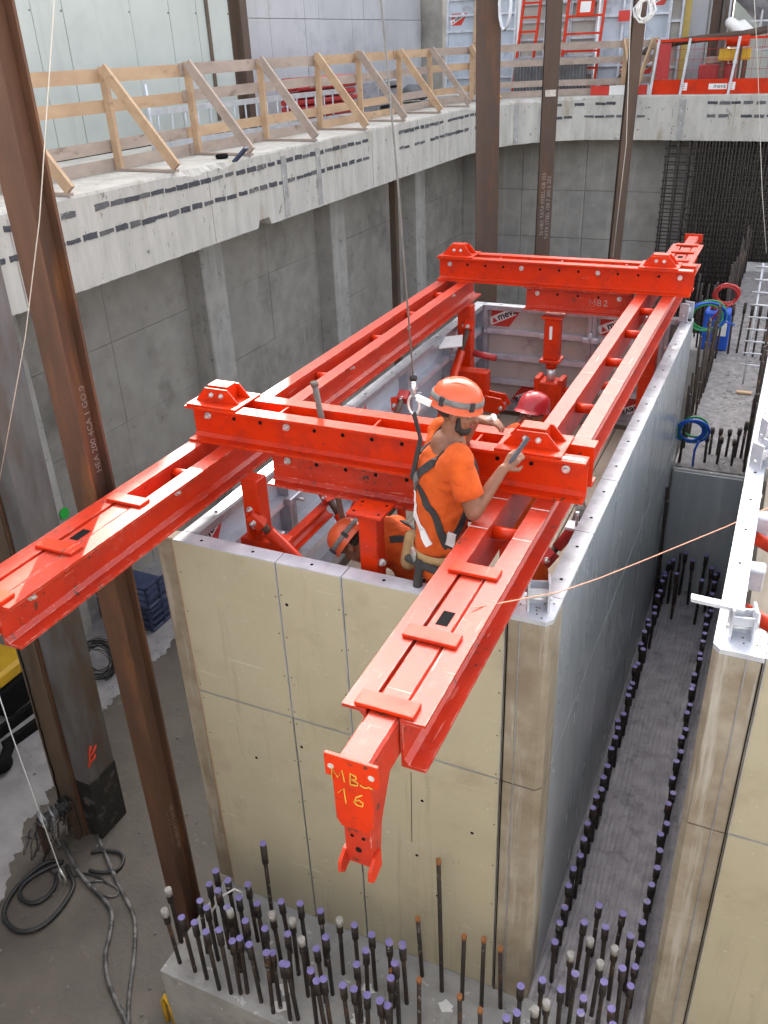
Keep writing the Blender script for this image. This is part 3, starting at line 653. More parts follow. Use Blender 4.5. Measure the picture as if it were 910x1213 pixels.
def long_beam(XR, label, Y1, far):
    lb = thing('long_beam', label, 'beam', (XR, 6.7, LB), 'long red beams on the formwork')
    Y0 = 2.25
    for s in (-1, 1): channel(MB(), 'y', Y0, Y1, XR + s * 0.072, s, LB, LT).build('channel', 'red_worn', lb)
    for yy in (3.85, 5.0, 5.75, 6.8, 7.6, 8.35): MB().cyl((XR - 0.071, yy, LT - 0.07), (XR + 0.071, yy, LT - 0.07), 0.036, n=14).build('spacer_tube', 'red', lb)
    yy, k = 2.45, 0
    while yy < Y1 - 0.2:
        xw = XR + 0.072 + 0.0135
        if k % 5 == 0: inst(bolty, 'bolt', lb, (xw, yy, (LT + LB) / 2 + 0.045), rot=(0, 0, math.pi / 2))
        else: inst(hole, 'hole', lb, (xw, yy, (LT + LB) / 2 + 0.05), rot=(0, math.pi, 0))
        yy += 0.24; k += 1
    def slide(ya, yb):
        T = LT - 0.006
        MB().bbox((XR - 0.066, ya, T - 0.19), (XR + 0.066, yb, T), 0.012).build('sliding_tube', 'red_worn', lb)
    slide(1.99, 3.42)
    if far: slide(10.1, 11.72)
    for yy in (2.30, 2.77, 3.33) + ((10.25, 10.7, 11.1) if far else ()): MB().bbox((XR - 0.125, yy - 0.045, LT + 0.0005), (XR + 0.125, yy + 0.045, LT + 0.019), 0.003).build('cover_plate', 'red', lb)
    for yy in (2.93,) + ((10.5,) if far else ()): MB().box((XR - 0.028, yy - 0.055, LT - 0.02), (XR + 0.028, yy + 0.055, LT - 0.0045)).build('slot', 'black', lb)
    def hook(y, s):
        """hooked end: s=-1 at the near end. faces -y"""
        f = lambda a, b, d: (XR + d, y + s * a, b)
        t = LT - 0.004
        m = MB().prism([(0.0, t), (0.0, t - 0.54), (-0.075, t - 0.54), (-0.10, t - 0.38), (-0.20, t - 0.19), (-0.20, t)], f, -0.056, 0.056)
        h = m.build('hook_arm', 'red_worn', lb)
        w = MB().bbox((XR - 0.108, min(y, y + s * 0.016), t - 0.085), (XR + 0.108, max(y, y + s * 0.016), t + 0.022), 0.002).build('end_plate', 'red', lb)
        MB().prism([(-0.079, t - 0.086), (0.079, t - 0.086), (0.075, t - 0.30), (0.055, t - 0.335), (-0.057, t - 0.335), (-0.078, t - 0.30)], lambda a, b, d: (XR + a, d, b), y, y + s * 0.014).build('face_plate', 'red', lb)
        for sx in (-1, 1):
            MB().cyl((XR + sx * 0.082, y + s * 0.015, t - 0.035), (XR + sx * 0.082, y + s * 0.0175, t - 0.035), 0.013, n=10).build('hole', 'chalk', w)
            MB().prism([(0.0, t - 0.48), (0.045, t - 0.51), (0.05, t - 0.56), (0.02, t - 0.59), (-0.05, t - 0.57), (-0.05, t - 0.48)], lambda a, b, d: (XR + d, y + s * a, b), sx * 0.0575, sx * 0.071).build('prong', 'red', lb)
        for hx, hz, r in ((-0.024, -0.39, 0.008), (0.024, -0.39, 0.008), (0.0, -0.46, 0.014)):
            MB().cyl((XR + hx, y + s * 0.0005, t + hz), (XR + hx, y + s * 0.002, t + hz), r, n=10).build('hole', 'black', h)
        return h
    hook(1.985, -1)
    if far: hook(11.73, 1)
    return lb
lb = long_beam(XR, 'long red double-channel beam, right of the standing worker, marked in yellow chalk', 11.2, True)
left_beam = long_beam(-3.24, 'long red double-channel beam, left of the workers, beside the rusty steel column', 9.15, False)
# handwriting on the near right beam only
PZ = LT - 0.10
scrawl([[(0, 0), (0.004, 0.055), (0.025, 0.015), (0.045, 0.06), (0.052, 0.002)], [(0.075, 0), (0.078, 0.055), (0.10, 0.048), (0.102, 0.034), (0.08, 0.028), (0.108, 0.018), (0.104, 0.004), (0.076, 0)], [(0.115, 0.012), (0.135, 0.004), (0.15, 0.014), (0.165, 0.01)]], 0.0028, 'chalk_yellow', lb, (XR - 0.08, 1.985 - 0.0155, LT - 0.10), (1, 0, 0.0), (0, 0, 1), 'chalk_mark', 0.0025)
scrawl([[(0, 0.035), (0.025, 0.065), (0.03, -0.01)], [(0.10, 0.06), (0.075, 0.04), (0.065, 0.012), (0.075, 0.0), (0.098, 0.002), (0.102, 0.02), (0.085, 0.03), (0.068, 0.018)]], 0.0028, 'chalk_yellow', lb, (XR - 0.06, 1.985 - 0.0155, LT - 0.20), (1, 0, 0), (0, 0, 1), 'chalk_mark', 0.0005)
for yy in (3.75, 4.1, 5.2, 6.3): MB().box((XR - 0.176, yy, LT), (XR - 0.074, yy + 0.008, LT + 0.0012)).build('chalk_line', 'chalk', lb)
for yy in (3.7, 4.05, 5.1, 6.2): MB().box((XR + 0.074, yy, LT), (XR + 0.176, yy + 0.008, LT + 0.0012)).build('chalk_line', 'chalk', lb)

def cross_beam(name, label, x0, x1, yf, z0, z1, bolts, mark=None, brackets=True, mat='red', wdt=0.33):
    t = thing(name, label, 'beam', ((x0 + x1) / 2, yf + wdt / 2, z0))
    channel(MB(), 'x', x0, x1, yf + 0.10, -1, z0, z1, 0.10).build('channel', mat, t)
    channel(MB(), 'x', x0, x1, yf + wdt - 0.10, 1, z0, z1, 0.10).build('channel', mat, t)
    zc = (z0 + z1) / 2 + 0.01; yw = yf + 0.10 - 0.0135
    nh = int((x1 - x0) / 0.19)
    for i in range(nh):
        x = x0 + 0.12 + i * (x1 - x0 - 0.24) / (nh - 1)
        if i in bolts: inst(bolty, 'bolt', t, (x, yw, zc + 0.03))
        else: inst(holey, 'hole', t, (x, yw, zc + 0.03))
    for k in range(3):
        x = x0 + (x1 - x0) * (0.25 + 0.25 * k); MB().box((x - 0.006, yf + 0.1, z0 + 0.03), (x + 0.006, yf + wdt - 0.1, z1 - 0.01)).build('stiffener', mat, t)
    if brackets:
        for cx in (-3.24, XR):
            cx = min(max(cx, x0 + 0.2), x1 - 0.2); yc = yf + wdt / 2
            MB().bbox((cx - 0.19, yf + 0.01, z1 + 0.0005), (cx + 0.19, yf + wdt - 0.01, z1 + 0.014), 0.003).build('saddle_plate', 'red', t)
            sd = MB()
            for s in (-1, 1):
                sd.prism([(-0.165, z1 + 0.014), (0.165, z1 + 0.014), (0.085, z1 + 0.105), (-0.085, z1 + 0.105)], lambda a, b, d: (cx + a, d, b), yc + s * 0.075, yc + s * 0.063)
            sd.prism([(-0.075, z1 + 0.014), (0.075, z1 + 0.014), (0.075, z1 + 0.118), (-0.075, z1 + 0.118)], lambda a, b, d: (cx + a, d, b), yc - 0.05, yc + 0.05)
            s_o = sd.build('saddle', 'red', t)
            for q in (-0.035, 0.04): inst(bolty, 'saddle_bolt', s_o, (cx + q, yc - 0.076, z1 + 0.062), scale=(0.7, 0.7, 0.7))
    for cx in (x1 - 0.075,): MB().bbox((cx - 0.06, yf + 0.03, z1 + 0.0005), (cx + 0.06, yf + 0.06, z1 + 0.002), 0.0002).build('paper_label', 'white', t)
    return t
CT = LT + 0.25
cb = cross_beam('cross_beam', 'red cross beam behind the standing worker, with saddles over both long beams', -3.42, -0.80, 4.18, LT + 0.001, CT, (0, 3, 9, 12))
cb2 = cross_beam('cross_beam', 'red cross beam at the far end of the frame, above the beam chalked MB2', -3.42, -0.80, 8.70, LT + 0.001, CT, (0, 4, 8, 12))
lw1 = cross_beam('short_beam', 'short scuffed red beam hung under the cross beam behind the standing worker', -2.86, -1.36, 4.21, LB - 0.005, LT - 0.004, (0, 6), brackets=False, mat='red_worn', wdt=0.28)
lw2 = cross_beam('short_beam', 'short red beam chalked MB2 hung under the far cross beam', -2.45, -1.36, 8.72, LB - 0.005, LT - 0.004, (0, 4), brackets=False, mat='red_worn', wdt=0.28)
scrawl([[(0, 0), (0.004, 0.06), (0.03, 0.02), (0.055, 0.06), (0.06, 0)], [(0.085, 0), (0.088, 0.06), (0.115, 0.052), (0.112, 0.034), (0.09, 0.03), (0.122, 0.02), (0.115, 0.002), (0.085, 0)], [(0.145, 0.045), (0.165, 0.06), (0.18, 0.045), (0.165, 0.02), (0.145, 0.002), (0.19, 0.004)]], 0.0035, 'chalk', lw2, (-1.78, 8.72 + 0.085, -2.43), (1, 0, 0), (0, 0, 1), 'chalk_mark', 0.004)

# support posts, foot plates and struts inside the box
def post(name, label, x, y, ztop, zbot, w_=0.13, head=False, bolts=True, group=None):
    t = thing(name, label, 'post', (x, y, zbot), group)
    m = MB(); m.bbox((x - w_ / 2, y - w_ / 2, zbot), (x + w_ / 2, y + w_ / 2, ztop), 0.008); m.build('shaft', 'red', t)
    MB().bbox((x - w_, y - w_, zbot), (x + w_, y + w_, zbot + 0.018), 0.003).build('foot_plate', 'red', t)
    if head:
        hp = MB().bbox((x - 0.115, y - 0.10, ztop), (x + 0.115, y + 0.10, ztop + 0.018), 0.003).build('head_plate', 'red', t)
        for a in (-0.08, 0.08):
            for b in (-0.06, 0.06): MB().cyl((x + a, y + b, ztop + 0.017), (x + a, y + b, ztop + 0.0195), 0.01, n=8).build('hole', 'black', hp)
    if bolts:
        for z, s in ((ztop - 0.22, 1), (ztop - 0.34, 1)): inst(bolty, 'bolt', t, (x + jit(0.02), y - w_ / 2, z))
        MB().bbox((x - 0.01, y - w_ / 2 - 0.07, ztop - 0.42), (x + 0.012, y - w_ / 2, ztop - 0.22), 0.003).build('lug', 'red', t)
    return t
PG = 'red posts under the long beams'
pA = post('support_post', 'red post under the left beam, next to the front formwork wall', -3.02, 4.28, LB, -4.1)
pB = post('support_post', 'red post under the right beam, next to the front formwork wall', -1.14, 4.05, LB, -4.1)
pC = post('support_post', 'red post under the left beam, near the back formwork wall', -3.10, 8.75, LB, -4.1, 0.15)
pD = post('support_post', 'red post under the right beam, near the back formwork wall', -1.12, 8.75, LB, -4.1, 0.15)
# brackets at the far left post
m = MB(); m.bbox((-3.17, 8.42, -3.45), (-2.75, 8.58, -3.15), 0.01); m.build('bracket_box', 'red', pC)
m = MB(); m.prism([(-3.0, -3.36), (-2.56, -3.40), (-2.5, -3.5), (-2.6, -3.58), (-3.0, -3.52)], lambda a, b, d: (a, d, b), 8.36, 8.385); m.prism([(-3.0, -3.36), (-2.56, -3.40), (-2.5, -3.5), (-2.6, -3.58), (-3.0, -3.52)], lambda a, b, d: (a, d, b), 8.52, 8.545); m.build('lever_plate', 'red', pC)
MB().cyl((-2.56, 8.34, -3.5), (-2.56, 8.57, -3.5), 0.02, n=8).build('lever_bolt', 'bolt', pC)
MB().cyl((-2.98, 8.66, -3.02), (-2.72, 8.66, -3.05), 0.035, n=10).build('spindle', 'hose_red', pC)
m = MB(); m.bbox((-3.14, 4.2, -3.1), (-2.8, 4.36, -2.96), 0.01); m.build('bracket_box', 'red', pA)
st = post('stub_post', 'short red post with flat square head plate beside the crouching worker', -2.0, 3.98, -2.42, -4.1, 0.12, head=True, bolts=False)
inst(bolty, 'bolt', st, (-1.92, 3.95, -2.74))
# jack post at the back
jk = thing('jack_post', 'red jack post with flat head and steel spindle in front of the back formwork', 'post', (-2.17, 8.85, -4.1))
b0, b1 = ony(657, 377, 8.85), ony(643, 428, 8.85)
JX = -2.15; 
MB().bbox((JX - 0.08, 8.77, -3.05), (JX + 0.08, 8.93, -2.60), 0.01).build('shaft', 'red', jk)
MB().bbox((JX - 0.11, 8.74, -2.60), (JX + 0.11, 8.96, -2.575), 0.004).build('head_plate', 'red', jk)
MB().bbox((JX - 0.11, 8.74, -3.08), (JX + 0.11, 8.96, -3.05), 0.004).build('flange', 'red', jk)
MB().cyl((JX, 8.85, -3.16), (JX, 8.85, -3.08), 0.06, n=14).build('collar', 'red', jk)
MB().cyl((JX, 8.85, -3.3), (JX, 8.85, -3.16), 0.048, n=14).build('spindle', 'bolt', jk)
m = MB(); m.bbox((JX - 0.11, 8.74, -4.1), (JX + 0.11, 8.96, -3.30), 0.012)
for s in (-1, 1): m.bbox((JX + s * 0.13 - 0.03, 8.75, -3.9), (JX + s * 0.13 + 0.03, 8.95, -3.26), 0.008)
m.build('housing', 'red', jk)
MB().box((JX - 0.02, 8.765, -2.82), (JX + 0.01, 8.769, -2.68)).build('paper_label', 'white', jk)
# tubular struts
def strut(label, a, b, r=0.042, mat='red', spindle=True):
    a, b = Vector(a), Vector(b); t = thing('tube_strut', label, 'strut', b)
    d = (b - a); MB().cyl(a + d * 0.16, b, r, n=14).build('tube', mat, t)
    if spindle: MB().cyl(a, a + d * 0.17, r * 0.6, n=10).build('spindle', 'rust_dark', t)
    m = MB(); u, v = basis(d); m.obox(a, u, v, d.normalized(), 0.05, 0.03, 0.06); m.build('fork', mat, t)
    inst(bolty, 'pin', t, a + Vector((0.0, -0.04, 0)))
    return t
strut('red tube strut with dark spindle leaning from the post beside the front formwork wall', (-2.97, 4.19, -2.78), (-2.55, 4.35, -3.35), 0.045)
strut('long red tube strut sloping down from the far left post', (-3.02, 8.62, -2.70), (-3.0, 7.0, -4.05), 0.045)
strut('red tube strut pointing from the jack post past the helmet of the worker in red', (-2.30, 8.75, -3.75), (-2.6, 7.4, -3.55), 0.04, 'hose_red')
strut('short red tube between the jack post and the far right post', (-2.0, 8.85, -3.42), (-1.25, 8.75, -3.18), 0.04, spindle=False)
strut('red tube strut between the left formwork panels and the crouching worker', onx(478, 470, -2.95), onx(405, 640, -2.75), 0.042, 'hose_red')
strut('red tube strut beside the gloved hand, running to the right formwork wall', onx(650, 660, -1.25), onx(712, 590, -0.95), 0.042, 'hose_red')
strut('red tube strut standing steeply against the left formwork panels halfway along', (-3.0, 6.6, -2.85), (-2.75, 6.1, -4.05), 0.04)
strut('red tube strut crossing low behind the stub post', (-3.05, 5.3, -3.15), (-2.3, 5.0, -3.95), 0.042)
wl = thing('steel_waler', 'red channel waler bolted along the left formwork panels by the front post', 'waler', (-3.1, 4.7, -3.4))
channel(MB(), 'y', 4.15, 5.35, -3.10, 1, -3.36, -3.22, 0.07).build('channel', 'red', wl); MB().bbox((-3.19, 4.6, -3.40), (-3.101, 4.72, -3.18), 0.005).build('bracket', 'zinc', wl)
# lengths of loose steel bar
def rod(label, a, b, r, mat='zinc'):
    a, b = Vector(a), Vector(b); o = thing('steel_bar', label, 'bar', b); d = (b - a)
    MB().cyl(a, b, r, n=10).build('shank', mat, o); MB().cyl(a, a + d.normalized() * 0.03, r * 1.25, n=10).build('tip', mat, o); return o
rod('grey steel bar leaning upright through the cross beam', ony(372, 452, 4.36), ony(412, 645, 4.36), 0.02, 'old_steel')
rod('grey steel bar standing behind the short red beam', ony(425, 585, 4.8), ony(446, 640, 4.8), 0.02, 'old_steel')
# paper drawing clipped by the far left post
tag(MB().obox(ony(534, 405, 8.3), (0.9, 0.3, 0.1), (-0.3, 0.9, 0.3), Vector((0.9, 0.3, 0.1)).cross(Vector((-0.3, 0.9, 0.3))).normalized(), 0.13, 0.10, 0.006).build('paper_sheet', 'white'), 'white paper drawing lying by the far left red post', 'paper')
# base plate with upright bolt near the right wall
bp = thing('tie_plate', 'pale steel tie plate with upright bolt on the right formwork wall', 'tie plate', onx(683, 622, -1.0))
c = onx(683, 622, -0.99); MB().bbox(c + Vector((-0.07, -0.06, -0.02)), c + Vector((0.05, 0.06, 0.0)), 0.006).build('plate', 'zinc_light', bp); MB().cyl(c, c + Vector((0, 0, 0.10)), 0.012, n=8).build('bolt', 'bolt', bp)

# ================================================================== PEOPLE
ctex = bpy.data.textures.new('creases', 'CLOUDS'); ctex.noise_scale = 0.085; ctex.noise_depth = 2
def blob(name, prims, vox, mat, parent, smooth=6, sm=0.5):
    m = MB()
    def ball(c, r3, rot=None):
        bm = bmesh.new(); bmesh.ops.create_icosphere(bm, subdivisions=3, radius=1)
        bm.verts.index_update(); vv = []
        for v in bm.verts:
            q = Vector((v.co.x * r3[0], v.co.y * r3[1], v.co.z * r3[2])); vv.append((rot @ q if rot else q) + Vector(c))
        m.add(vv, [[v.index for v in f.verts] for f in bm.faces]); bm.free()
    for p in prims:
        if p[0] == 'e': ball(p[1], p[2], p[3] if len(p) > 3 else None)
        else:
            _, a, b, ra, rb = p; ball(a, (ra,) * 3); ball(b, (rb,) * 3)
            if (Vector(a) - Vector(b)).length > 1e-4: m.cyl(a, b, ra, rb, 20)
    me = m.mesh(name, wloc(parent)); ob = bpy.data.objects.new(name, me); C.objects.link(ob)
    r = ob.modifiers.new('r', 'REMESH'); r.mode = 'VOXEL'; r.voxel_size = vox; r.use_smooth_shade = True
    if mat == 'orange_cloth':
        d_ = ob.modifiers.new('d', 'DISPLACE'); d_.texture = ctex; d_.strength = 0.034; d_.mid_level = 0.5; d_.texture_coords = 'LOCAL'
    if smooth: s = ob.modifiers.new('s', 'SMOOTH'); s.iterations = smooth; s.factor = sm
    dg = bpy.context.evaluated_depsgraph_get(); me2 = bpy.data.meshes.new_from_object(ob.evaluated_get(dg))
    bpy.data.objects.remove(ob); me2.materials.clear(); me2.materials.append(MATS[mat])
    for p in me2.polygons: p.use_smooth = True
    o = bpy.data.objects.new(name, me2); C.objects.link(o); o.parent = parent
    return o
def frame3(f, up):
    f = Vector(f).normalized(); up = Vector(up); up = (up - f * up.dot(f)).normalized(); r = f.cross(up)
    return f, r, up
def mat3(f, r, up): return Matrix((f, r, up)).transposed()      # local x = forward, y = right, z = up
def hand(prims, wrist, d, palm_n, thumb_side, curl=0.9, s=1.0):
    """palm + four fingers and a thumb. d: pointing direction, palm_n: palm normal"""
    d = Vector(d).normalized(); n = Vector(palm_n); n = (n - d * n.dot(d)).normalized(); sd = d.cross(n) * thumb_side
    w_ = Vector(wrist)
    for k, off in enumerate((-0.03, -0.01, 0.01, 0.03)):
        prims.append(('c', w_ + d * 0.012 * s, w_ + (d * 0.085 + sd * off * -1) * s, 0.019 * s, 0.014 * s))
        b = w_ + (d * 0.088 - sd * off) * s; L = (0.040, 0.046, 0.043, 0.034)[k] * s; a = 0.35 + curl * 0.35
        dr = d
        for j in range(3):
            dr = (dr * math.cos(curl * (0.55 + 0.25 * j)) + n * math.sin(curl * (0.55 + 0.25 * j))).normalized()
            e = b + dr * L * (1, 0.75, 0.6)[j]; prims.append(('c', b, e, 0.0105 * s, 0.0092 * s)); b = e
            dr = dr
    t0 = w_ + (d * 0.03 + sd * 0.03) * s; t1 = t0 + (d * 0.03 + sd * 0.03 + n * 0.018) * s; t2 = t1 + (d * 0.03 + n * 0.022 - sd * 0.004) * s
    prims += [('c', t0, t1, 0.014 * s, 0.012 * s), ('c', t1, t2, 0.0115 * s, 0.010 * s)]
def head_prims(c, F):
    f, r, u = F; M = mat3(f, r, u); c = Vector(c); q = lambda a, b, d: c + f * a + r * b + u * d
    P = [('e', q(-0.012, 0, 0.03), (0.098, 0.077, 0.098), M), ('e', q(0.028, 0, -0.035), (0.068, 0.062, 0.075), M), ('e', q(0.052, 0, -0.085), (0.034, 0.036, 0.03), M),
         ('c', q(0.085, 0, 0.008), q(0.112, 0, -0.032), 0.011, 0.015), ('e', q(0.076, 0, -0.065), (0.02, 0.027, 0.011), M), ('e', q(0.078, 0, 0.028), (0.018, 0.052, 0.014), M)]
    for s in (-1, 1): P += [('e', q(-0.006, s * 0.080, -0.008), (0.020, 0.013, 0.034), M), ('e', q(0.062, s * 0.04, -0.025), (0.026, 0.022, 0.022), M)]
    return P
def helmet(p, c, F, mat, strap=True, peak=True):
    f, r, u = F; c = Vector(c) + u * 0.066 - f * 0.010
    prof = [(0.136, -0.038), (0.130, -0.02), (0.128, 0.0), (0.122, 0.035), (0.108, 0.068), (0.082, 0.094), (0.05, 0.108), (0.02, 0.1135), (0.001, 0.114)]
    m = MB().lathe(c, prof, 30, f, r, u, 1.10, 0.93)
    m.lathe(c, [(0.130, -0.040), (0.136, -0.038)], 30, f, r, u, 1.10, 0.93)
    m.lathe(c, [(0.127, -0.037), (0.120, 0.01), (0.1, 0.06), (0.001, 0.105)], 30, f, r, u, 1.10, 0.93)
    # short peak
    n = 12 if peak else -1; o = len(m.v)
    for i in range(n + 1):
        a = -1.05 + 2.1 * i / n; e = f * math.cos(a) * 1.10 + r * math.sin(a) * 0.93
        m.v += [c + e * 0.129 - u * 0.026, c + e * (0.129 + 0.035 * math.cos(a * 1.45) ** 0.5 if abs(a) < 1.05 else 0.129) - u * 0.048]
    for i in range(n): m.f.append([o + 2 * i, o + 2 * i + 1, o + 2 * i + 3, o + 2 * i + 2]); m.smooth.append(True)
    h = m.build('helmet', mat, p)
    # ridges of the shell
    for b in (-0.045, 0.045):
        pts_ = []
        for i in range(9):
            a = -0.9 + 1.8 * i / 8; pts_.append(c + (f * math.sin(a) * 0.118 + u * (0.0 + math.cos(a) * 0.107)) + r * b)
        MB().tube(pts_, 0.006, 6).build('shell_ridge', mat, h)
    if strap:
        MB().lathe(c, [(0.129, 0.0), (0.1325, 0.002), (0.1275, 0.03), (0.123, 0.032)], 30, f, r, u, 1.105, 0.94).build('helmet_band', 'strap_grey', h)
        for a in (2.1, -2.1, 0.9, -0.9):
            e = f * math.cos(a) * 1.1 + r * math.sin(a) * 0.93; MB().obox(c + e * 0.132 + u * 0.012, e.normalized(), u, e.normalized().cross(u), 0.006, 0.024, 0.012).build('band_clip', 'strap', h)
    return h
def face_bits(p, c, F, beard=True, glasses=False):
    f, r, u = F; q = lambda a, b, d: Vector(c) + f * a + r * b + u * d; M = mat3(f, r, u)
    for s in (-1, 1):
        m = MB(); m.lathe(q(0.072, s * 0.031, 0.004), [(0.001, 0.012), (0.008, 0.009), (0.011, 0.0)], 10, r, u, f); m.build('eye', 'white', p)
        MB().cyl(q(0.083, s * 0.031, 0.004), q(0.0855, s * 0.031, 0.004), 0.0055, n=8).build('iris', 'ink', p)
        MB().cyl(q(0.083, s * 0.014, 0.028), q(0.074, s * 0.05, 0.026), 0.006, n=6).build('eyebrow', 'beard', p)
    MB().cyl(q(0.0955, -0.02, -0.064), q(0.0955, 0.02, -0.064), 0.0035, n=6).build('mouth', 'hose_red', p)
    if glasses:
        m = MB()
        for s in (-1, 1):
            m.tube([q(0.10 + 0.0, s * 0.034 + 0.026 * math.cos(a), 0.002 + 0.02 * math.sin(a)) for a in [k * math.pi / 6 for k in range(12)]], 0.003, 5, True); m.cyl(q(0.098, s * 0.06, 0.004), q(-0.0, s * 0.083, 0.006), 0.003, n=5)
        m.cyl(q(0.10, -0.009, 0.004), q(0.10, 0.009, 0.004), 0.003, n=5); m.build('glasses', 'ink', p)
    if beard:
        blob('beard', [('e', q(0.058, 0, -0.093), (0.044, 0.044, 0.034), M)] + [('c', q(0.022, s * 0.062, -0.012), q(0.03, s * 0.054, -0.075), 0.011, 0.02) for s in (-1, 1)] + [('c', q(0.03, s * 0.052, -0.075), q(0.055, s * 0.03, -0.1), 0.02, 0.02) for s in (-1, 1)] + [('e', q(0.085, 0, -0.052), (0.016, 0.03, 0.007), M)], 0.007, 'beard', p, 4)
    blob('hair', [('e', q(-0.034, 0, 0.012), (0.079, 0.077, 0.058), M)], 0.009, 'beard', p, 3)
def ribbon(name, pts_, nrms, w_, t, mat, parent):
    m = MB(); pts_ = [Vector(p) for p in pts_]; o = 0
    k = len(pts_)
    for i, p in enumerate(pts_):
        tg = (pts_[min(k - 1, i + 1)] - pts_[max(0, i - 1)]).normalized(); n = Vector(nrms[i]).normalized(); sd = tg.cross(n).normalized()
        m.v += [p + sd * w_ / 2, p - sd * w_ / 2, p - sd * w_ / 2 + n * t, p + sd * w_ / 2 + n * t]
    for i in range(k - 1):
        a, b = 4 * i, 4 * i + 4
        for j in range(4): m.f.append([a + j, a + (j + 1) % 4, b + (j + 1) % 4, b + j]); m.smooth.append(False)
    m.f += [[0, 1, 2, 3], [4 * k - 1, 4 * k - 2, 4 * k - 3, 4 * k - 4]]; m.smooth += [False, False]
    return m.build(name, mat, parent)

def snap_ribbon(name, cloth, pts_, n_seg, w_, t, mat, parent, center, subdiv=True):
    """project a polyline onto the cloth surface from outside towards center axis, then ribbon"""
    L = wloc(cloth); out, nr = [], []
    for i in range(len(pts_) - 1):
        for k in range(n_seg):
            p = Vector(pts_[i]).lerp(Vector(pts_[i + 1]), k / n_seg) - L
            ok, loc, nn, _ = cloth.closest_point_on_mesh(p)
            out.append(loc + nn * 0.003 + L); nr.append(nn)
    ok, loc, nn, _ = cloth.closest_point_on_mesh(Vector(pts_[-1]) - L); out.append(loc + nn * 0.003 + L); nr.append(nn)
    return ribbon(name, out, nr, w_, t, mat, parent)

# --- standing worker
hip = ony(523, 660, 4.0); 
W1 = thing('person', 'worker in orange T-shirt and orange helmet, standing, tightening a bolt on the cross beam', 'person', (hip.x, hip.y, FEET))
F1 = Vector((0.80, 0.60, 0)); RT = Vector((0.60, -0.80, 0)); UP = Vector((0, 0, 1))
hipc = Vector((hip.x, 4.0, -2.66)); 
neck = ony(531, 512, 3.98); headc = ony(541, 487, 4.0)
chest = neck + Vector((-0.015, 0.0, -0.22)); waist = hipc.lerp(chest, 0.45)
rsh = neck + RT * 0.185 + UP * -0.075 - F1 * 0.0; lsh = neck - RT * 0.17 + UP * -0.06 + F1 * 0.02
relb = ony(561, 607, 3.80); rwr = ony(596, 556, 3.985)
lelb = lsh + Vector((0.06, 0.10, -0.13)) ; lwr = ony(563, 497, 4.25)
prims = [('e', hipc, (0.16, 0.16, 0.14)), ('c', hipc, waist, 0.145, 0.14), ('c', waist, chest, 0.14, 0.155), ('c', chest, neck + UP * -0.08, 0.15, 0.10),
         ('c', chest + RT * 0.08, rsh + UP * -0.02, 0.11, 0.075), ('c', chest - RT * 0.08, lsh + UP * -0.02, 0.11, 0.075), ('c', neck + UP * -0.08, headc + UP * -0.02, 0.062, 0.058),
         ('c', rsh, relb, 0.062, 0.045), ('c', relb, rwr, 0.046, 0.029), ('c', lsh, lelb, 0.062, 0.045), ('c', lelb, lwr, 0.045, 0.03)]
knee = [hipc + RT * s * 0.10 + F1 * 0.06 + UP * -0.45 for s in (-1, 1)]; ank = [Vector((hipc.x, hipc.y, FEET + 0.09)) + RT * s * 0.12 - F1 * 0.02 for s in (-1, 1)]
for s, kn, an in ((-1, knee[0], ank[0]), (1, knee[1], ank[1])):
    prims += [('c', hipc + RT * s * 0.085, kn, 0.088, 0.06), ('c', kn, an, 0.058, 0.042), ('c', an, an + F1 * 0.14 + UP * -0.04, 0.042, 0.036), ('c', an, an - F1 * 0.04 + UP * -0.045, 0.04, 0.036)]
HF = frame3(Vector((0.95, 0.22, -0.20)), UP)
prims += head_prims(headc, HF)
dirR = (ony(606, 546, 4.03) - rwr).normalized(); hand(prims, rwr, dirR, (-0.25, 0.5, -0.5), -1, 1.0, 1.0)
hand(prims, lwr, (0.9, 0.3, -0.05), (0.1, 0.2, -0.9), 1, 0.7)
body = blob('body', prims, 0.006, 'skin', W1, 4)
face_bits(W1, headc, HF)
helmet(W1, headc, HF, 'helmet_orange', peak=False)
slv = rsh.lerp(relb, 0.66); slvl = lsh.lerp(lelb, 0.6)
belly = hipc + UP * 0.10
shirt = blob('t_shirt', [('c', belly, waist, 0.158, 0.152), ('c', waist, chest, 0.154, 0.170), ('c', chest, neck + UP * -0.105, 0.165, 0.088), ('c', chest + RT * 0.08, rsh + UP * -0.015, 0.122, 0.088), ('c', chest - RT * 0.08, lsh + UP * -0.015, 0.122, 0.088),
         ('c', rsh, rsh.lerp(relb, 0.34), 0.082, 0.076), ('c', lsh, lsh.lerp(lelb, 0.34), 0.08, 0.074)], 0.010, 'orange_cloth', W1, 4)
for p0, p1, p2 in ((rsh, relb, slv), (lsh, lelb, slvl)):
    d_ = (p1 - p0).normalized(); m = MB(); u1, v1 = basis(d_); L_ = (p2 - p0).length
    m.lathe(p0, [(0.074, L_ * 0.3), (0.079, L_ * 0.55), (0.080, L_ * 0.8), (0.084, L_ * 1.06), (0.080, L_ * 1.07), (0.070, L_ * 0.9)], 20, u1, v1, d_); m.build('sleeve', 'orange_cloth', W1)
blob('trousers', [('e', hipc, (0.17, 0.17, 0.15)), ('c', hipc + RT * 0.085, knee[1], 0.108, 0.082), ('c', knee[1], ank[1] + UP * 0.03, 0.08, 0.07), ('c', hipc - RT * 0.085, knee[0], 0.108, 0.082), ('c', knee[0], ank[0] + UP * 0.03, 0.08, 0.07)], 0.013, 'orange_cloth', W1, 4)
blob('boots', [('c', a + UP * 0.06, a + UP * -0.03, 0.055, 0.055) for a in ank] + [('c', a + UP * -0.03, a + F1 * 0.15 + UP * -0.045, 0.052, 0.044) for a in ank], 0.012, 'leather', W1, 3)
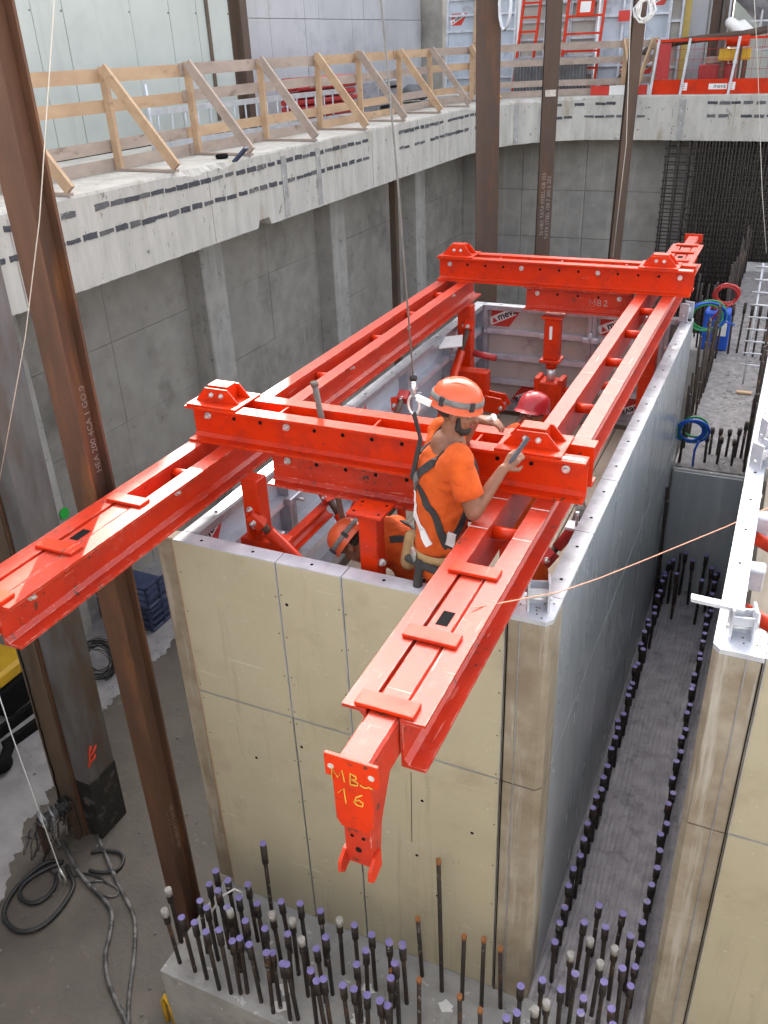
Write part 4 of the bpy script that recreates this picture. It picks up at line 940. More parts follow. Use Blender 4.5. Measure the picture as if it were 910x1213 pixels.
# harness straps on the back
bk = lambda a, b, z: neck - F1 * a + RT * b + UP * z
CTR = chest
snap_ribbon('harness_strap', shirt, [bk(-0.05, 0.115, -0.02), bk(0.12, 0.10, -0.12), bk(0.19, 0.0, -0.26), bk(0.2, -0.08, -0.38), bk(0.18, -0.12, -0.62)], 6, 0.045, 0.005, 'strap', W1, CTR)
snap_ribbon('harness_strap', shirt, [bk(-0.03, -0.10, 0.0), bk(0.12, -0.07, -0.10), bk(0.19, 0.0, -0.26), bk(0.15, 0.14, -0.42), bk(0.07, 0.20, -0.66)], 6, 0.045, 0.005, 'strap', W1, CTR)
snap_ribbon('harness_strap', shirt, [bk(-0.10, 0.09, -0.04), bk(-0.16, 0.13, -0.2), bk(-0.12, 0.19, -0.42), bk(0.07, 0.20, -0.66)], 6, 0.042, 0.005, 'strap', W1, CTR)
wb = snap_ribbon('harness_pad', shirt, [bk(0.21, -0.07, -0.36), bk(0.19, -0.03, -0.5), bk(0.15, 0.10, -0.64)], 6, 0.05, 0.009, 'white', W1, CTR)
dr_ = snap_ribbon('harness_ring', shirt, [bk(0.19, 0.03, -0.22), bk(0.2, -0.03, -0.30)], 4, 0.06, 0.014, 'strap_grey', W1, CTR)
snap_ribbon('harness_label', shirt, [bk(0.02, 0.24, -0.56), bk(0.06, 0.23, -0.63)], 3, 0.05, 0.012, 'white', W1, CTR)
# tool belt
m = MB().lathe(hipc + UP * 0.075, [(0.165, -0.028), (0.176, -0.025), (0.176, 0.025), (0.165, 0.028)], 28, F1, RT, UP, 0.98, 1.06); belt = m.build('tool_belt', 'leather', W1)
pz = hipc - RT * 0.05 - F1 * 0.2
blob('pouch', [('c', hipc - RT * 0.13 - F1 * 0.14 + UP * 0.09, hipc - RT * 0.14 - F1 * 0.16 + UP * -0.08, 0.05, 0.058)], 0.012, 'leather', belt, 3)
blob('holster', [('c', hipc + RT * 0.10 - F1 * 0.16 + UP * 0.05, hipc + RT * 0.12 - F1 * 0.18 + UP * -0.12, 0.022, 0.03), ('c', hipc + RT * 0.0 - F1 * 0.2 + UP * 0.03, hipc + RT * 0.2 - F1 * 0.08 + UP * 0.04, 0.025, 0.025)], 0.01, 'strap', belt, 2)
MB().obox(hipc - F1 * 0.178 + RT * 0.04 + UP * 0.075, F1, RT, UP, 0.008, 0.03, 0.034).build('buckle', 'bolt', belt)
# the wrench bar in his hand and the bolt in the other
ra, rb_ = ony(590, 568, 3.96), ony(626, 518, 4.10)
wr = thing('wrench_bar', 'dark steel wrench bar held in the standing worker\'s hand', 'tool', ra)
MB().cyl(ra, rb_, 0.0135, n=12).build('shank', 'key_dark', wr); MB().cyl(ra - (rb_ - ra).normalized() * 0.012, ra, 0.016, n=12).build('end_cap', 'bolt', wr)
ba, bb = ony(570, 500, 4.28), ony(586, 494, 4.26)
bo = thing('white_pin', 'short white plastic pin in the standing worker\'s far hand', 'pin', ba); MB().cyl(ba, bb, 0.012, n=10).build('shank', 'white', bo); MB().cyl(bb - (bb - ba).normalized() * 0.012, bb, 0.021, n=10).build('head', 'white', bo)

# --- crouching worker
h2 = ony(502, 690, 4.34); sh2 = ony(457, 637, 4.30); hd2 = ony(419, 645, 4.24)
W2 = thing('person', 'worker in orange bending low behind the front formwork wall, helmet down', 'person', (h2.x, h2.y, FEET))
ax = (sh2 - h2).normalized(); sd2 = Vector((0.0, -1, 0)); sd2 = (sd2 - ax * sd2.dot(ax)).normalized(); up2 = sd2.cross(ax); up2 = up2 if up2.z > 0 else -up2
mid2 = h2.lerp(sh2, 0.5) + up2 * 0.085
F2 = frame3(Vector((-0.55, -0.15, -0.85)), (-0.75, 0.0, 0.6))
P2 = [('c', h2, mid2, 0.15, 0.15), ('c', mid2, sh2, 0.15, 0.125), ('c', sh2, hd2, 0.065, 0.06)]
for s in (-1, 1):
    shd = sh2 + sd2 * s * 0.16 + UP * -0.03; el = shd + Vector((-0.06, 0, -0.26)); wv = el + Vector((-0.14, -0.02, -0.15))
    P2 += [('c', sh2 + sd2 * s * 0.06, shd, 0.10, 0.07), ('c', shd, el, 0.058, 0.045), ('c', el, wv, 0.044, 0.03)]
    hand(P2, wv, (-0.5, 0, -0.8), (0, -s, 0.2), s, 0.6)
    kn = h2 + Vector((-0.16, 0.10 * s, -0.28)); an = Vector((h2.x + 0.1, h2.y + 0.1 * s, FEET + 0.09))
    P2 += [('c', h2 + sd2 * s * -0.07, kn, 0.085, 0.06), ('c', kn, an, 0.058, 0.043), ('c', an, an + Vector((-0.15, 0, -0.045)), 0.04, 0.035)]
P2 += head_prims(hd2, F2)
blob('body', P2, 0.0095, 'skin', W2, 4)
face_bits(W2, hd2, F2, beard=False)
helmet(W2, hd2, F2, 'helmet_orange', peak=False)
sh2b = blob('work_jacket', [('c', h2, mid2, 0.165, 0.168), ('c', mid2, sh2, 0.168, 0.14)] + [q for s in (-1, 1) for q in (('c', sh2 + sd2 * s * 0.06, sh2 + sd2 * s * 0.16 + UP * -0.03, 0.115, 0.085), ('c', sh2 + sd2 * s * 0.16 + UP * -0.03, sh2 + sd2 * s * 0.16 + Vector((-0.05, 0, -0.22)), 0.078, 0.068))], 0.011, 'orange_cloth', W2, 4)
blob('trousers', [q for s in (-1, 1) for q in (('c', h2 + sd2 * s * -0.07, h2 + Vector((-0.16, 0.10 * s, -0.28)), 0.11, 0.082), ('c', h2 + Vector((-0.16, 0.10 * s, -0.28)), Vector((h2.x + 0.1, h2.y + 0.1 * s, FEET + 0.12)), 0.078, 0.07))], 0.013, 'orange_cloth', W2, 4)
q2 = lambda t, s, h: h2.lerp(sh2, t) + sd2 * s + up2 * h
snap_ribbon('harness_strap', sh2b, [q2(1.05, 0.12, 0.12), q2(0.8, 0.05, 0.2), q2(0.5, -0.02, 0.22), q2(0.2, 0.06, 0.22), q2(-0.1, 0.14, 0.14)], 5, 0.045, 0.006, 'strap', W2, mid2)
snap_ribbon('harness_strap', sh2b, [q2(1.05, -0.10, 0.12), q2(0.8, -0.03, 0.2), q2(0.5, 0.08, 0.22), q2(0.25, 0.15, 0.16), q2(0.1, 0.19, 0.05)], 5, 0.045, 0.006, 'strap', W2, mid2)
snap_ribbon('back_print', sh2b, [q2(0.78, -0.08, 0.2), q2(0.5, -0.09, 0.22)], 4, 0.07, 0.002, 'white', W2, mid2)
snap_ribbon('harness_pad', sh2b, [q2(0.45, 0.10, 0.2), q2(0.2, 0.15, 0.16)], 4, 0.06, 0.009, 'white', W2, mid2)

# --- worker in the red helmet, behind the cross beam
hd3 = ony(630, 491, 6.0)
W3 = thing('person', 'worker in red helmet and glasses standing between the beams behind the cross beam', 'person', (hd3.x, hd3.y, -4.1))
F3 = frame3(Vector((-0.30, -0.92, 0.30)), UP); f3 = Vector((-0.45, -0.89, 0)); r3 = Vector((-0.89, 0.45, 0))
nk3 = hd3 + UP * -0.13 - f3 * 0.02; ch3 = nk3 + UP * -0.24; hp3 = Vector((nk3.x - f3.x * 0.05, nk3.y - f3.y * 0.05, -3.22))
gl = onx(688, 600, -1.02)
P3 = [('e', hp3, (0.16, 0.16, 0.14)), ('c', hp3, ch3, 0.14, 0.15), ('c', ch3, nk3 + UP * -0.08, 0.145, 0.09), ('c', nk3 + UP * -0.07, hd3, 0.06, 0.055)]
lsh3, rsh3 = nk3 - r3 * 0.17 + UP * -0.09, nk3 + r3 * 0.17 + UP * -0.09
le3 = lsh3.lerp(gl, 0.5) + Vector((0.1, 0.05, -0.14)); re3 = rsh3 + Vector((-0.05, -0.1, -0.27)); rw3 = re3 + f3 * 0.2 + UP * -0.1
P3 += [('c', ch3 - r3 * 0.07, lsh3, 0.11, 0.075), ('c', ch3 + r3 * 0.07, rsh3, 0.11, 0.075), ('c', lsh3, le3, 0.06, 0.046), ('c', le3, gl, 0.045, 0.03), ('c', rsh3, re3, 0.06, 0.046), ('c', re3, rw3, 0.045, 0.03)]
hand(P3, rw3, f3, (0, 0, -1), 1, 0.6); 
for s in (-1, 1):
    kn = hp3 + r3 * s * 0.1 + f3 * 0.05 + UP * -0.4; an = Vector((hp3.x, hp3.y, -4.01)) + r3 * s * 0.12
    P3 += [('c', hp3 + r3 * s * 0.085, kn, 0.09, 0.06), ('c', kn, an, 0.058, 0.043), ('c', an, an + f3 * 0.15 + UP * -0.04, 0.042, 0.036)]
P3 += head_prims(hd3, F3)
blob('body', P3, 0.0095, 'skin', W3, 4)
face_bits(W3, hd3, F3, beard=False, glasses=True)
helmet(W3, hd3, F3, 'helmet_red', strap=False)
blob('work_jacket', [('c', hp3 + UP * 0.05, ch3, 0.155, 0.165), ('c', ch3, nk3 + UP * -0.1, 0.16, 0.085), ('c', ch3 - r3 * 0.07, lsh3, 0.12, 0.088), ('c', ch3 + r3 * 0.07, rsh3, 0.12, 0.088), ('c', lsh3, lsh3.lerp(le3, 0.7), 0.08, 0.07), ('c', rsh3, rsh3.lerp(re3, 0.7), 0.08, 0.07)], 0.012, 'orange_cloth', W3, 4)
blob('trousers', [('e', hp3, (0.17, 0.17, 0.15))] + [q for s in (-1, 1) for q in (('c', hp3 + r3 * s * 0.085, hp3 + r3 * s * 0.1 + f3 * 0.05 + UP * -0.4, 0.11, 0.08), ('c', hp3 + r3 * s * 0.1 + f3 * 0.05 + UP * -0.4, Vector((hp3.x, hp3.y, -3.99)) + r3 * s * 0.12, 0.078, 0.07))], 0.014, 'orange_cloth', W3, 4)
GP = [('c', gl + (le3 - gl).normalized() * 0.05, gl, 0.037, 0.034)]; hand(GP, gl, (gl - le3), (-0.3, -0.2, -0.8), 1, 1.0, 1.15)
blob('glove', GP, 0.0085, 'strap_grey', W3, 3)

# harness lifeline with hook above the standing worker
ll = thing('lifeline', 'thin lifeline cable with steel hook hanging to the standing worker\'s harness', 'cable', ony(500, 520, 3.9))
tp = ony(446, -60, 3.6); hk = ony(490, 455, 3.9)
MB().tube([tp, ony(470, 200, 3.75), hk + Vector((0, 0, 0.02))], 0.0045, 6).build('cable', 'strap_grey', ll)
MB().lathe(hk + Vector((0, 0, 0.035)), [(0.001, -0.02), (0.018, -0.014), (0.022, 0), (0.018, 0.014), (0.001, 0.02)], 10).build('stopper_ball', 'ink', ll)
MB().cyl(hk + Vector((0, 0, 0.01)), hk + Vector((0, 0, -0.06)), 0.013, n=8).build('swivel', 'bolt', ll)
hp_ = [hk + Vector((0.0 + 0.032 * math.cos(a), 0, -0.115 + 0.055 * math.sin(a))) for a in [k * math.pi / 7 for k in range(14)]]
MB().tube(hp_, 0.008, 6, True).build('hook', 'bolt', ll)
MB().obox(hk + Vector((0.06, -0.01, -0.08)), (0.9, 0, -0.3), (0.3, 0, 0.9), (0, 1, 0), 0.045, 0.02, 0.003).build('paper_tag', 'white', ll)
ribbon('webbing', [hk + Vector((0, 0, -0.16)), ony(494, 500, 3.88), ony(499, 520, 3.86), bk(0.2, -0.02, -0.26)], [(-0.6, -0.8, 0.1)] * 4, 0.035, 0.008, 'strap', ll)

# ================================================================== COLUMNS
def h_column(name, label, base, topc, bf, h, mats, stencil=None, extra=None, ang=0.0):
    """H-section: flanges face -y and +y, web between; leans from base to topc"""
    base, topc = Vector(base), Vector(topc); t = thing(name, label, 'column', base)
    d = topc - base; L = d.length; zv = d.normalized()
    xv = Vector((math.cos(ang), math.sin(ang), 0)); xv = (xv - zv * xv.dot(zv)).normalized(); yv = zv.cross(xv); c = (base + topc) / 2
    tf = 0.018
    MB().obox(c - yv * (h / 2 - tf / 2), xv, yv, zv, bf / 2, tf / 2, L / 2).build('flange', mats[0], t)
    MB().obox(c + yv * (h / 2 - tf / 2), xv, yv, zv, bf / 2, tf / 2, L / 2).build('flange', mats[1], t)
    MB().obox(c, xv, yv, zv, bf * 0.16, h / 2 - tf - 0.0005, L / 2 - 0.002).build('web', mats[1], t)
    return t, base, xv, yv, zv, L
pb = ony(228, 1105, 3.45); pb.z = FLOOR; pt = ony(72, 399, 3.45); pt = pb + (pt - pb) * 1.6
t, b_, xv, yv, zv, L = h_column('steel_column', 'rusty steel column rising beside the left red beam', pb, pt, 0.165, 0.185, ('rust', 'rust'))
MB().obox(pb + zv * 0.01, xv, yv, zv, 0.13, 0.15, 0.012).build('base_plate', 'rust_dark', t)
# stencilled lines on the web side
def stencil(t, base, xv, yv, zv, lines, zpos, size, off):
    for i, (tx, z0) in enumerate(lines):
        o = base + xv * off[0] + yv * (off[1] + i * size * 1.5) + zv * z0
        text(tx, size, 'stencil', t, o, zv, -yv, 'stencil', 0.003)
stencil(t, b_, xv, yv, zv, [('TATA STEEL  LET STUR', 4.62), ('HEA 200 4CA 1 GO.0', 4.6)], 0, 0.06, (0.0268, -0.03))
stencil(t, b_, xv, yv, zv, [('TATA STEEL S355 J0 L 12.1', 1.25), ('HEA 200 CA 7 1 2 A 260', 1.3)], 0, 0.045, (0.0268, -0.02))
MB().tube([b_ + xv * -0.05 - yv * 0.094 + zv * 6.85 + Vector((0.03 * math.cos(a), 0, 0.05 * math.sin(a))) for a in [k * math.pi / 6 for k in range(12)]], 0.006, 5, True).build('chalk_ring', 'chalk', t)
# columns at the back
for (pxt, pxb, Y, bf, lab, st_) in (((579, 0), (576, 300), 11.6, 0.30, 'rusty steel column with bright bolt-rust edges behind the far cross beam', False),
                                    ((657, 0), (642, 300), 12.6, 0.20, 'dark steel column with white stencilled lettering behind the far cross beam', True),
                                    ((759, 0), (728, 300), 14.6, 0.17, 'thin dark steel column near the red site barrier', False)):
    a, b = ony(*pxb, Y), ony(*pxt, Y); d = (b - a) / (b.z - a.z); base = a + d * (FLOOR - a.z); top = a + d * (4.5 - a.z)
    t, b_, xv, yv, zv, L = h_column('steel_column', lab, base, top, bf, 0.28 if Y < 12 else 0.20, ('rust_dark', 'rust_dark'), ang=0.35)
    if not st_ and Y < 12:
        for k in range(60): MB().obox(base + xv * (bf / 2 - 0.02) - yv * 0.142 + zv * (3.2 + k * 0.14), xv, yv, zv, 0.008, 0.003, 0.025).build('rust_fleck', 'rust', t)
    if st_:
        for i, (tx, z0) in enumerate((('35 HEA TATA STEEL GB 355', 2.75), ('TATA STEEL 100 7 200 6 202', 2.7))):
            text(tx, 0.07, 'stencil', t, base - yv * 0.101 + xv * (-0.01 + i * 0.075) + zv * (z0 + 1.55), zv, -xv, 'stencil', 0.003)
        MB().obox(base - yv * 0.102 + zv * 6.15, xv, yv, zv, 0.07, 0.002, 0.04).build('chalk_patch', 'chalk', t)
pz0 = onx(466, 225, -7.45); bpst = thing('wall_column', 'slim brown steel post in front of the far pilaster of the pit wall', 'post', (-7.45, pz0.y, FLOOR))
MB().bbox((-7.52, pz0.y - 0.08, FLOOR), (-7.38, pz0.y + 0.06, DECK - TH), 0.006).build('shaft', 'old_brown', bpst); MB().bbox((-7.58, pz0.y - 0.14, FLOOR), (-7.32, pz0.y + 0.12, FLOOR + 0.02), 0.003).build('foot_plate', 'rust_dark', bpst)
# old weathered column at the left
t = thing('weathered_column', 'thick weathered grey and brown column with black foot and red spray mark', 'column', (-5.44, 4.25, FLOOR))
CX, CY = -5.44, 4.25
lean = Matrix.Translation((CX, CY, FLOOR)) @ Matrix.Rotation(0.03, 4, 'Y') @ Matrix.Translation((-CX, -CY, -FLOOR))
def lbox(lo, hi, name, mat, par):
    m = MB().bbox(lo, hi, 0.006); m.v = [lean @ v for v in m.v]; return m.build(name, mat, par)
lbox((CX - 0.22, CY - 0.20, FLOOR), (CX + 0.03, CY - 0.16, 1.0), 'flange', 'old_brown', t)
lbox((CX + 0.035, CY - 0.19, FLOOR), (CX + 0.055, CY - 0.155, 1.0), 'edge_strip', 'rust', t)
lbox((CX + 0.0, CY - 0.158, FLOOR + 0.75), (CX + 0.22, CY + 0.2, 1.0), 'side_face', 'old_steel', t)
lbox((CX + 0.002, CY - 0.157, FLOOR), (CX + 0.226, CY + 0.206, FLOOR + 0.748), 'black_foot', 'bitumen', t)
lbox((CX - 0.22, CY - 0.158, FLOOR), (CX - 0.002, CY + 0.2, 1.0), 'core', 'old_brown', t)
m = MB()
for k in range(26):
    z = FLOOR + 0.2 + k * 0.27; m.tube([lean @ Vector((CX - 0.17 + jit(0.006), CY - 0.206, z + j * 0.09)) for j in range(4)], 0.007, 5)
m.build('cable', 'black', t)
scrawl([[(0, 0.0), (0.03, 0.04), (0.05, 0.14), (0.08, 0.20)], [(0.05, 0.10), (0.09, 0.11), (0.14, 0.16)], [(0.02, 0.05), (0.07, 0.04), (0.11, 0.07)]], 0.013, 'red_paint', t, lean @ Vector((CX + 0.232, CY - 0.12, FLOOR + 0.95)), (0, 1, 0), (0, 0, 1), 'spray_mark', 0.0)

# ================================================================== DECK
# timber guard rail along the pit edge
gr = thing('timber_railing', 'timber guard rail with diagonal braces along the edge of the pit', 'railing', (-7.4, 13, DECK))
random.seed(71)
posts = [(-7.45, y) for y in (5.0, 6.9, 8.64, 10.25, 12.0, 13.72, 15.3, 17.05, 18.7)] + [(-7.15, 20.4)]
inward = [Vector((0.88, 0, 0))] * 9 + [Vector((0.85, -0.4, 0))]
bmat = lambda: random.choice(['wood', 'wood_grey', 'wood'])
for (x, y), iw in zip(posts, inward):
    iv = iw.normalized(); sv = Vector((-iv.y, iv.x, 0)); ln = jit(0.02)
    MB().beam((x, y, DECK), (x + ln, y + jit(0.02), DECK + 1.12 + jit(0.03)), 0.09, 0.055, up=(0, 1, 0)).build('post', random.choice(['wood', 'wood']), gr)
    a = Vector((x, y, 0)) + iv * 0.05 - sv * 0.07; b = Vector((x, y, 0)) + iw - sv * 0.06
    MB().beam((a.x, a.y, DECK + 1.1), (b.x, b.y, DECK + 0.06), 0.045, 0.12, up=(0, 0, 1)).build('brace', bmat(), gr)
    MB().beam((x, y, DECK + 0.02), (b.x, b.y, DECK + 0.02), 0.06, 0.03).build('sole_strip', 'wood_grey', gr)
for zt, hgt in ((-0.10, 0.145), (-0.42, 0.135), (-0.86, 0.13), (-1.06, 0.135)):
    k = 0
    runs = [(0, 3), (3, 5), (5, 7), (7, 8), (8, 9)]
    for a, b in runs:
        p, q = Vector((*posts[a], 0)), Vector((*posts[b], 0)); d = (q - p).normalized(); off = Vector((-0.045, 0, 0)) if b < 9 else Vector((-0.05, 0, 0))
        p = p - d * 0.12; q = q + d * 0.10; k += 1
        oo = off + Vector((-0.027 * (k % 2), 0, jit(0.012)))
        MB().beam(p + oo + Vector((0, 0, zt - hgt / 2)), q + oo + Vector((0, 0, zt - hgt / 2 + jit(0.015))), 0.024, hgt).build('rail_board', random.choice(['wood_grey', 'wood_grey', 'wood']), gr)
# the back stretch of guard rail
gb = thing('timber_railing', 'timber guard rail in front of the stacked formwork panels and ladders', 'railing', (-5.3, 22, DECK))
bp_ = [(-6.95, 21.0), (-5.75, 21.75), (-4.1, 22.1), (-3.45, 22.15)]
for x, y in bp_:
    MB().beam((x, y, DECK), (x + 0.02, y, DECK + 1.12), 0.10, 0.05, up=(0, 1, 0)).build('post', 'wood', gb)
    MB().beam((x - 0.05, y - 0.05, DECK + 1.1), (x - 0.02 + (0.35 if x < -4 else -0.25), y - 0.62, DECK + 0.05), 0.045, 0.11).build('brace', 'wood', gb)
for zt, hgt in ((-0.10, 0.145), (-0.42, 0.135), (-0.86, 0.13), (-1.06, 0.135)):
    for i in range(2 if zt > -0.5 else 3):
        j = i + 1
        if i == 1 and zt > -0.5: j = 3
        p, q = Vector((*bp_[i], zt - hgt / 2)), Vector((*bp_[j], zt - hgt / 2 + jit(0.02)))
        MB().beam(p + Vector((-0.15, 0.045 + 0.026 * i, 0)), q + Vector((0.1, 0.045 + 0.026 * i, 0)), 0.024, hgt).build('rail_board', 'wood_grey', gb)

# walls standing on the deck
pgw = thing('pale_wall', 'tall pale green panel wall with dark seams standing on the deck', 'wall', (-9.1, 9, DECK))
y = 1.0; random.seed(81)
for W in (1.2, 0.9, 1.3, 1.0, 1.3, 0.62, 1.3, 0.75, 0.55, 1.35, 0.9, 0.7, 0.9):
    if y + W > 14.0: W = 14.0 - y
    if W < 0.2: break
    pn = MB().box((-9.2, y + 0.006, DECK + 0.06), (-9.05 + jit(0.003), y + W - 0.006, 5.2)).build('wall_panel', 'pale_green', pgw)
    for z in (-0.55, 0.55, 1.6): 
        MB().cyl((-9.05, y + W - 0.03, z), (-9.04, y + W - 0.03, z), 0.012, n=6).build('screw', 'old_brown', pn)
    y += W
MB().box((-9.3, 1, DECK), (-9.19, 14, 5.15)).build('backing', 'old_brown', pgw)
MB().box((-9.2, 1, DECK), (-9.06, 14, DECK + 0.055)).build('base_joint', 'black', pgw)
p_ = onx(36, 0, -9.03)
MB().box((-9.045, 8.35, DECK + 0.2), (-9.025, 8.47, 5.0)).build('timber_batten', 'wood', pgw)
MB().box((-9.045, 13.1, DECK + 0.2), (-9.03, 13.18, 5.0)).build('rust_batten', 'old_brown', pgw)
wp = thing('wall_post', 'dark brown steel post between the pale green and grey walls', 'post', (-9.2, 14.2, DECK))
MB().bbox((-9.32, 14.08, DECK), (-9.02, 14.3, 5.2), 0.01).build('shaft', 'rust_dark', wp)
MB().bbox((-9.36, 14.04, DECK), (-8.98, 14.34, DECK + 0.02), 0.003).build('foot_plate', 'rust_dark', wp)
gw = thing('grey_wall', 'tall smooth grey concrete wall with panel joints behind the railing', 'wall', (-9.6, 18, DECK))
y = 14.35
for W in (1.45, 1.35, 0.6, 1.5, 0.6, 0.95, 1.4, 1.0):
    z = DECK
    for hh in (1.72, 1.9, 2.6):
        MB().box((-9.75, y + 0.005, z + 0.005), (-9.5 + jit(0.003), y + W - 0.005, z + hh - 0.005)).build('wall_panel', 'pale_grey', gw); z += hh
    y += W
MB().box((-9.8, 14.35, DECK), (-9.74, y, DECK + 6.2)).build('backing', 'wall_dark', gw)
dk = thing('dark_pier', 'dark concrete pier at the end of the grey wall', 'pier', (-9.3, 23.6, DECK))
MB().bbox((-9.75, 23.3, DECK), (-8.95, 24.6, 5), 0.02).build('shaft', 'wall_dark', dk); MB().box((-9.8, 23.28, DECK), (-8.9, 24.7, DECK + 0.1)).build('footing', 'wall_dark', dk)

# stacked / leaning formwork panels behind the back guard rail
def lean_panel(name, label, x0, x1, y0, lean_, H, cols, rows, badges, mat='zinc_light', face='back_face'):
    t = thing(name, label, 'formwork panel', ((x0 + x1) / 2, y0, DECK), None)
    zv = Vector((0, math.sin(lean_), math.cos(lean_))); xv = Vector((1, 0, 0)); n = Vector((0, -math.cos(lean_), math.sin(lean_))); o = Vector((x0, y0, DECK + 0.02)); W = x1 - x0
    bx = lambda a0, a1, z0, z1, d0, d1: MB().obox(o + xv * (a0 + a1) / 2 + zv * (z0 + z1) / 2 + n * (d0 + d1) / 2, xv, zv, n, (a1 - a0) / 2, (z1 - z0) / 2, (d1 - d0) / 2)
    bx(0, W, 0, H, -0.02, 0).build('sheet', face, t)
    for i in range(cols + 1): a = (W - 0.05) * i / cols; bx(a, a + 0.05, 0, H, 0.001, 0.1).build('rail', mat, t)
    for i in range(rows + 1): z = (H - 0.05) * i / rows; bx(0.051, W - 0.051, z, z + 0.05, 0.002, 0.075).build('rib', mat, t)
    for a, z in badges: sticker(t, o + xv * a + zv * z + n * 0.002, xv, zv, 0.42, h_=0.26)
    return t
lean_panel('formwork_panel', 'pale steel-framed formwork panel leaning next to the grey wall, timber batten across it', -8.75, -6.95, 23.0, 0.10, 4.2, 2, 12, ((0.1, 1.55), (1.0, 1.55)))
lean_panel('formwork_panel', 'steel-framed formwork panel leaning behind the two red ladders', -6.9, -5.0, 23.15, 0.10, 4.2, 3, 11, ((1.4, 1.6),), face='back_tan')
lean_panel('formwork_panel', 'wide steel-framed formwork panel leaning right of the red ladders, red label on it', -4.95, -3.35, 23.1, 0.11, 4.2, 3, 8, ((1.15, 1.75), (1.0, 0.35), (0.55, 0.35)))
lean_panel('formwork_panel', 'narrow dark steel-framed formwork panel beside the grey pillar', -3.33, -3.02, 22.85, 0.06, 4.2, 1, 9, (), 'zinc', 'wall_dark')
tag(MB().beam((-7.95, 22.78, DECK), (-7.85, 23.15, 2.8), 0.14, 0.03, up=(0, 1, 0)).build('timber_batten', 'wood'), 'pale timber batten leaning upright on a formwork panel', 'batten')
tag(MB().obox((-4.35, 22.95, 0.38), (1, 0, 0), (0, 0.1, 0.99), (0, 0.99, -0.1), 0.13, 0.11, 0.004).build('red_label', 'sticker_red'), 'small red square label on the wide leaning formwork panel', 'label')
def ladder(label, xb, yb, xt, W, H, mat, rungs, boxes=False):
    t = thing('ladder_frame', label, 'ladder', (xb, yb, DECK)); u = Vector((xt - xb, 0.35, H)); zv = u.normalized(); xv = Vector((1, 0, 0)); o = Vector((xb, yb, DECK))
    for s in (-1, 1): MB().beam(o + xv * s * W / 2, o + u + xv * s * W / 2, 0.055, 0.07, up=(0, 1, 0)).build('stile', mat, t)
    for i in range(rungs): p = o + u * ((i + 0.5) / rungs); MB().beam(p - xv * W / 2, p + xv * W / 2, 0.05, 0.045).build('rung', mat, t)
    if boxes:
        for f in (0.5, 0.62):
            p = o + u * f + Vector((0, -0.05, 0)); MB().obox(p, xv, zv, (0, 1, 0), 0.2, 0.19, 0.02).build('hatch_frame', mat, t); MB().obox(p + Vector((0, -0.022, 0)), xv, zv, (0, 1, 0), 0.12, 0.11, 0.003).build('hatch', 'white', t)
    return t
ladder('narrow red steel ladder frame leaning behind the rusty column', -6.72, 22.85, -6.42, 0.42, 3.6, 'red', 12)
ladder('narrow zinc ladder leaning between the red frames', -5.85, 22.8, -5.7, 0.3, 3.6, 'zinc_light', 12)
ladder('wide red steel frame with two small hatches leaning on a formwork panel', -5.32, 22.7, -5.12, 0.85, 3.6, 'red', 10, True)
# wire mesh crate below them
cr = thing('mesh_crate', 'grey wire mesh crate between the ladders, behind the guard rail', 'crate', (-6.0, 22.5, DECK))
MB().box((-6.75, 22.35, DECK), (-5.0, 22.42, DECK + 0.75)).build('mesh_side', 'wire_mesh', cr)
for k in range(22): MB().box((-6.75 + k * 0.08, 22.335, DECK), (-6.745 + k * 0.08, 22.349, DECK + 0.75)).build('wire', 'zinc', cr)
MB().box((-6.78, 22.33, DECK + 0.75), (-4.97, 22.7, DECK + 0.8)).build('rim', 'zinc', cr)
tb = thing('toe_board', 'red and white striped warning board at the deck edge', 'barrier', (-4.0, 21.9, DECK))
for k in range(4): MB().box((-4.75 + k * 0.42, 21.80, DECK + 0.005), (-4.75 + (k + 1) * 0.42 - 0.003, 21.83, DECK + 0.2)).build('stripe', 'sticker_red' if k % 2 == 0 else 'white', tb)
sp_ = thing('pipe_elbow', 'muddy pipe elbow leaning by the wide formwork panel', 'pipe', (-4.0, 22.6, DECK))
MB().tube([(-4.7, 22.5, DECK + 0.1), (-4.3, 22.5, DECK + 0.25), (-3.95, 22.55, DECK + 0.65), (-3.6, 22.6, DECK + 0.95)], 0.07, 10).build('pipe', 'rust_dark', sp_)
MB().cyl((-4.0, 22.5, DECK + 0.55), (-3.88, 22.55, DECK + 0.72), 0.1, n=12).build('coupling', 'black', sp_)

# things lying behind the left guard rail
al = thing('aluminium_ladder', 'aluminium ladder lying on its side behind the guard rail', 'ladder', (-8.3, 12.4, DECK))
for z in (0.06, 0.50): MB().beam((-8.45, 10.6, DECK + z), (-8.05, 15.6, DECK + z - 0.01), 0.03, 0.08).build('stile', 'zinc_light', al)
for k in range(17): y = 10.75 + k * 0.29; x = -8.45 + 0.4 * (y - 10.6) / 5; MB().cyl((x, y, DECK + 0.06), (x, y, DECK + 0.5), 0.015, n=7).build('rung', 'zinc_light', al)
MB().tube([(-8.4, 10.5, DECK), (-8.42, 10.55, DECK + 0.3), (-8.45, 10.6, DECK + 0.5), (-8.5, 10.65, DECK + 0.85)], 0.025, 8).build('stabiliser', 'zinc_light', al)
rt = thing('red_tube_stack', 'stack of red steel tubes behind the guard rail by the brown post', 'tubes', (-8.9, 15.6, DECK))
random.seed(91)
for r_ in range(6):
    for k in range(3): MB().cyl((-8.75 + 0.15 * k + jit(0.01), 14.75 + jit(0.1), DECK + 0.12 + 0.115 * r_), (-8.5 + 0.15 * k, 16.6 + jit(0.1), DECK + 0.12 + 0.115 * r_), 0.05, n=8).build('tube', 'hose_red', rt)
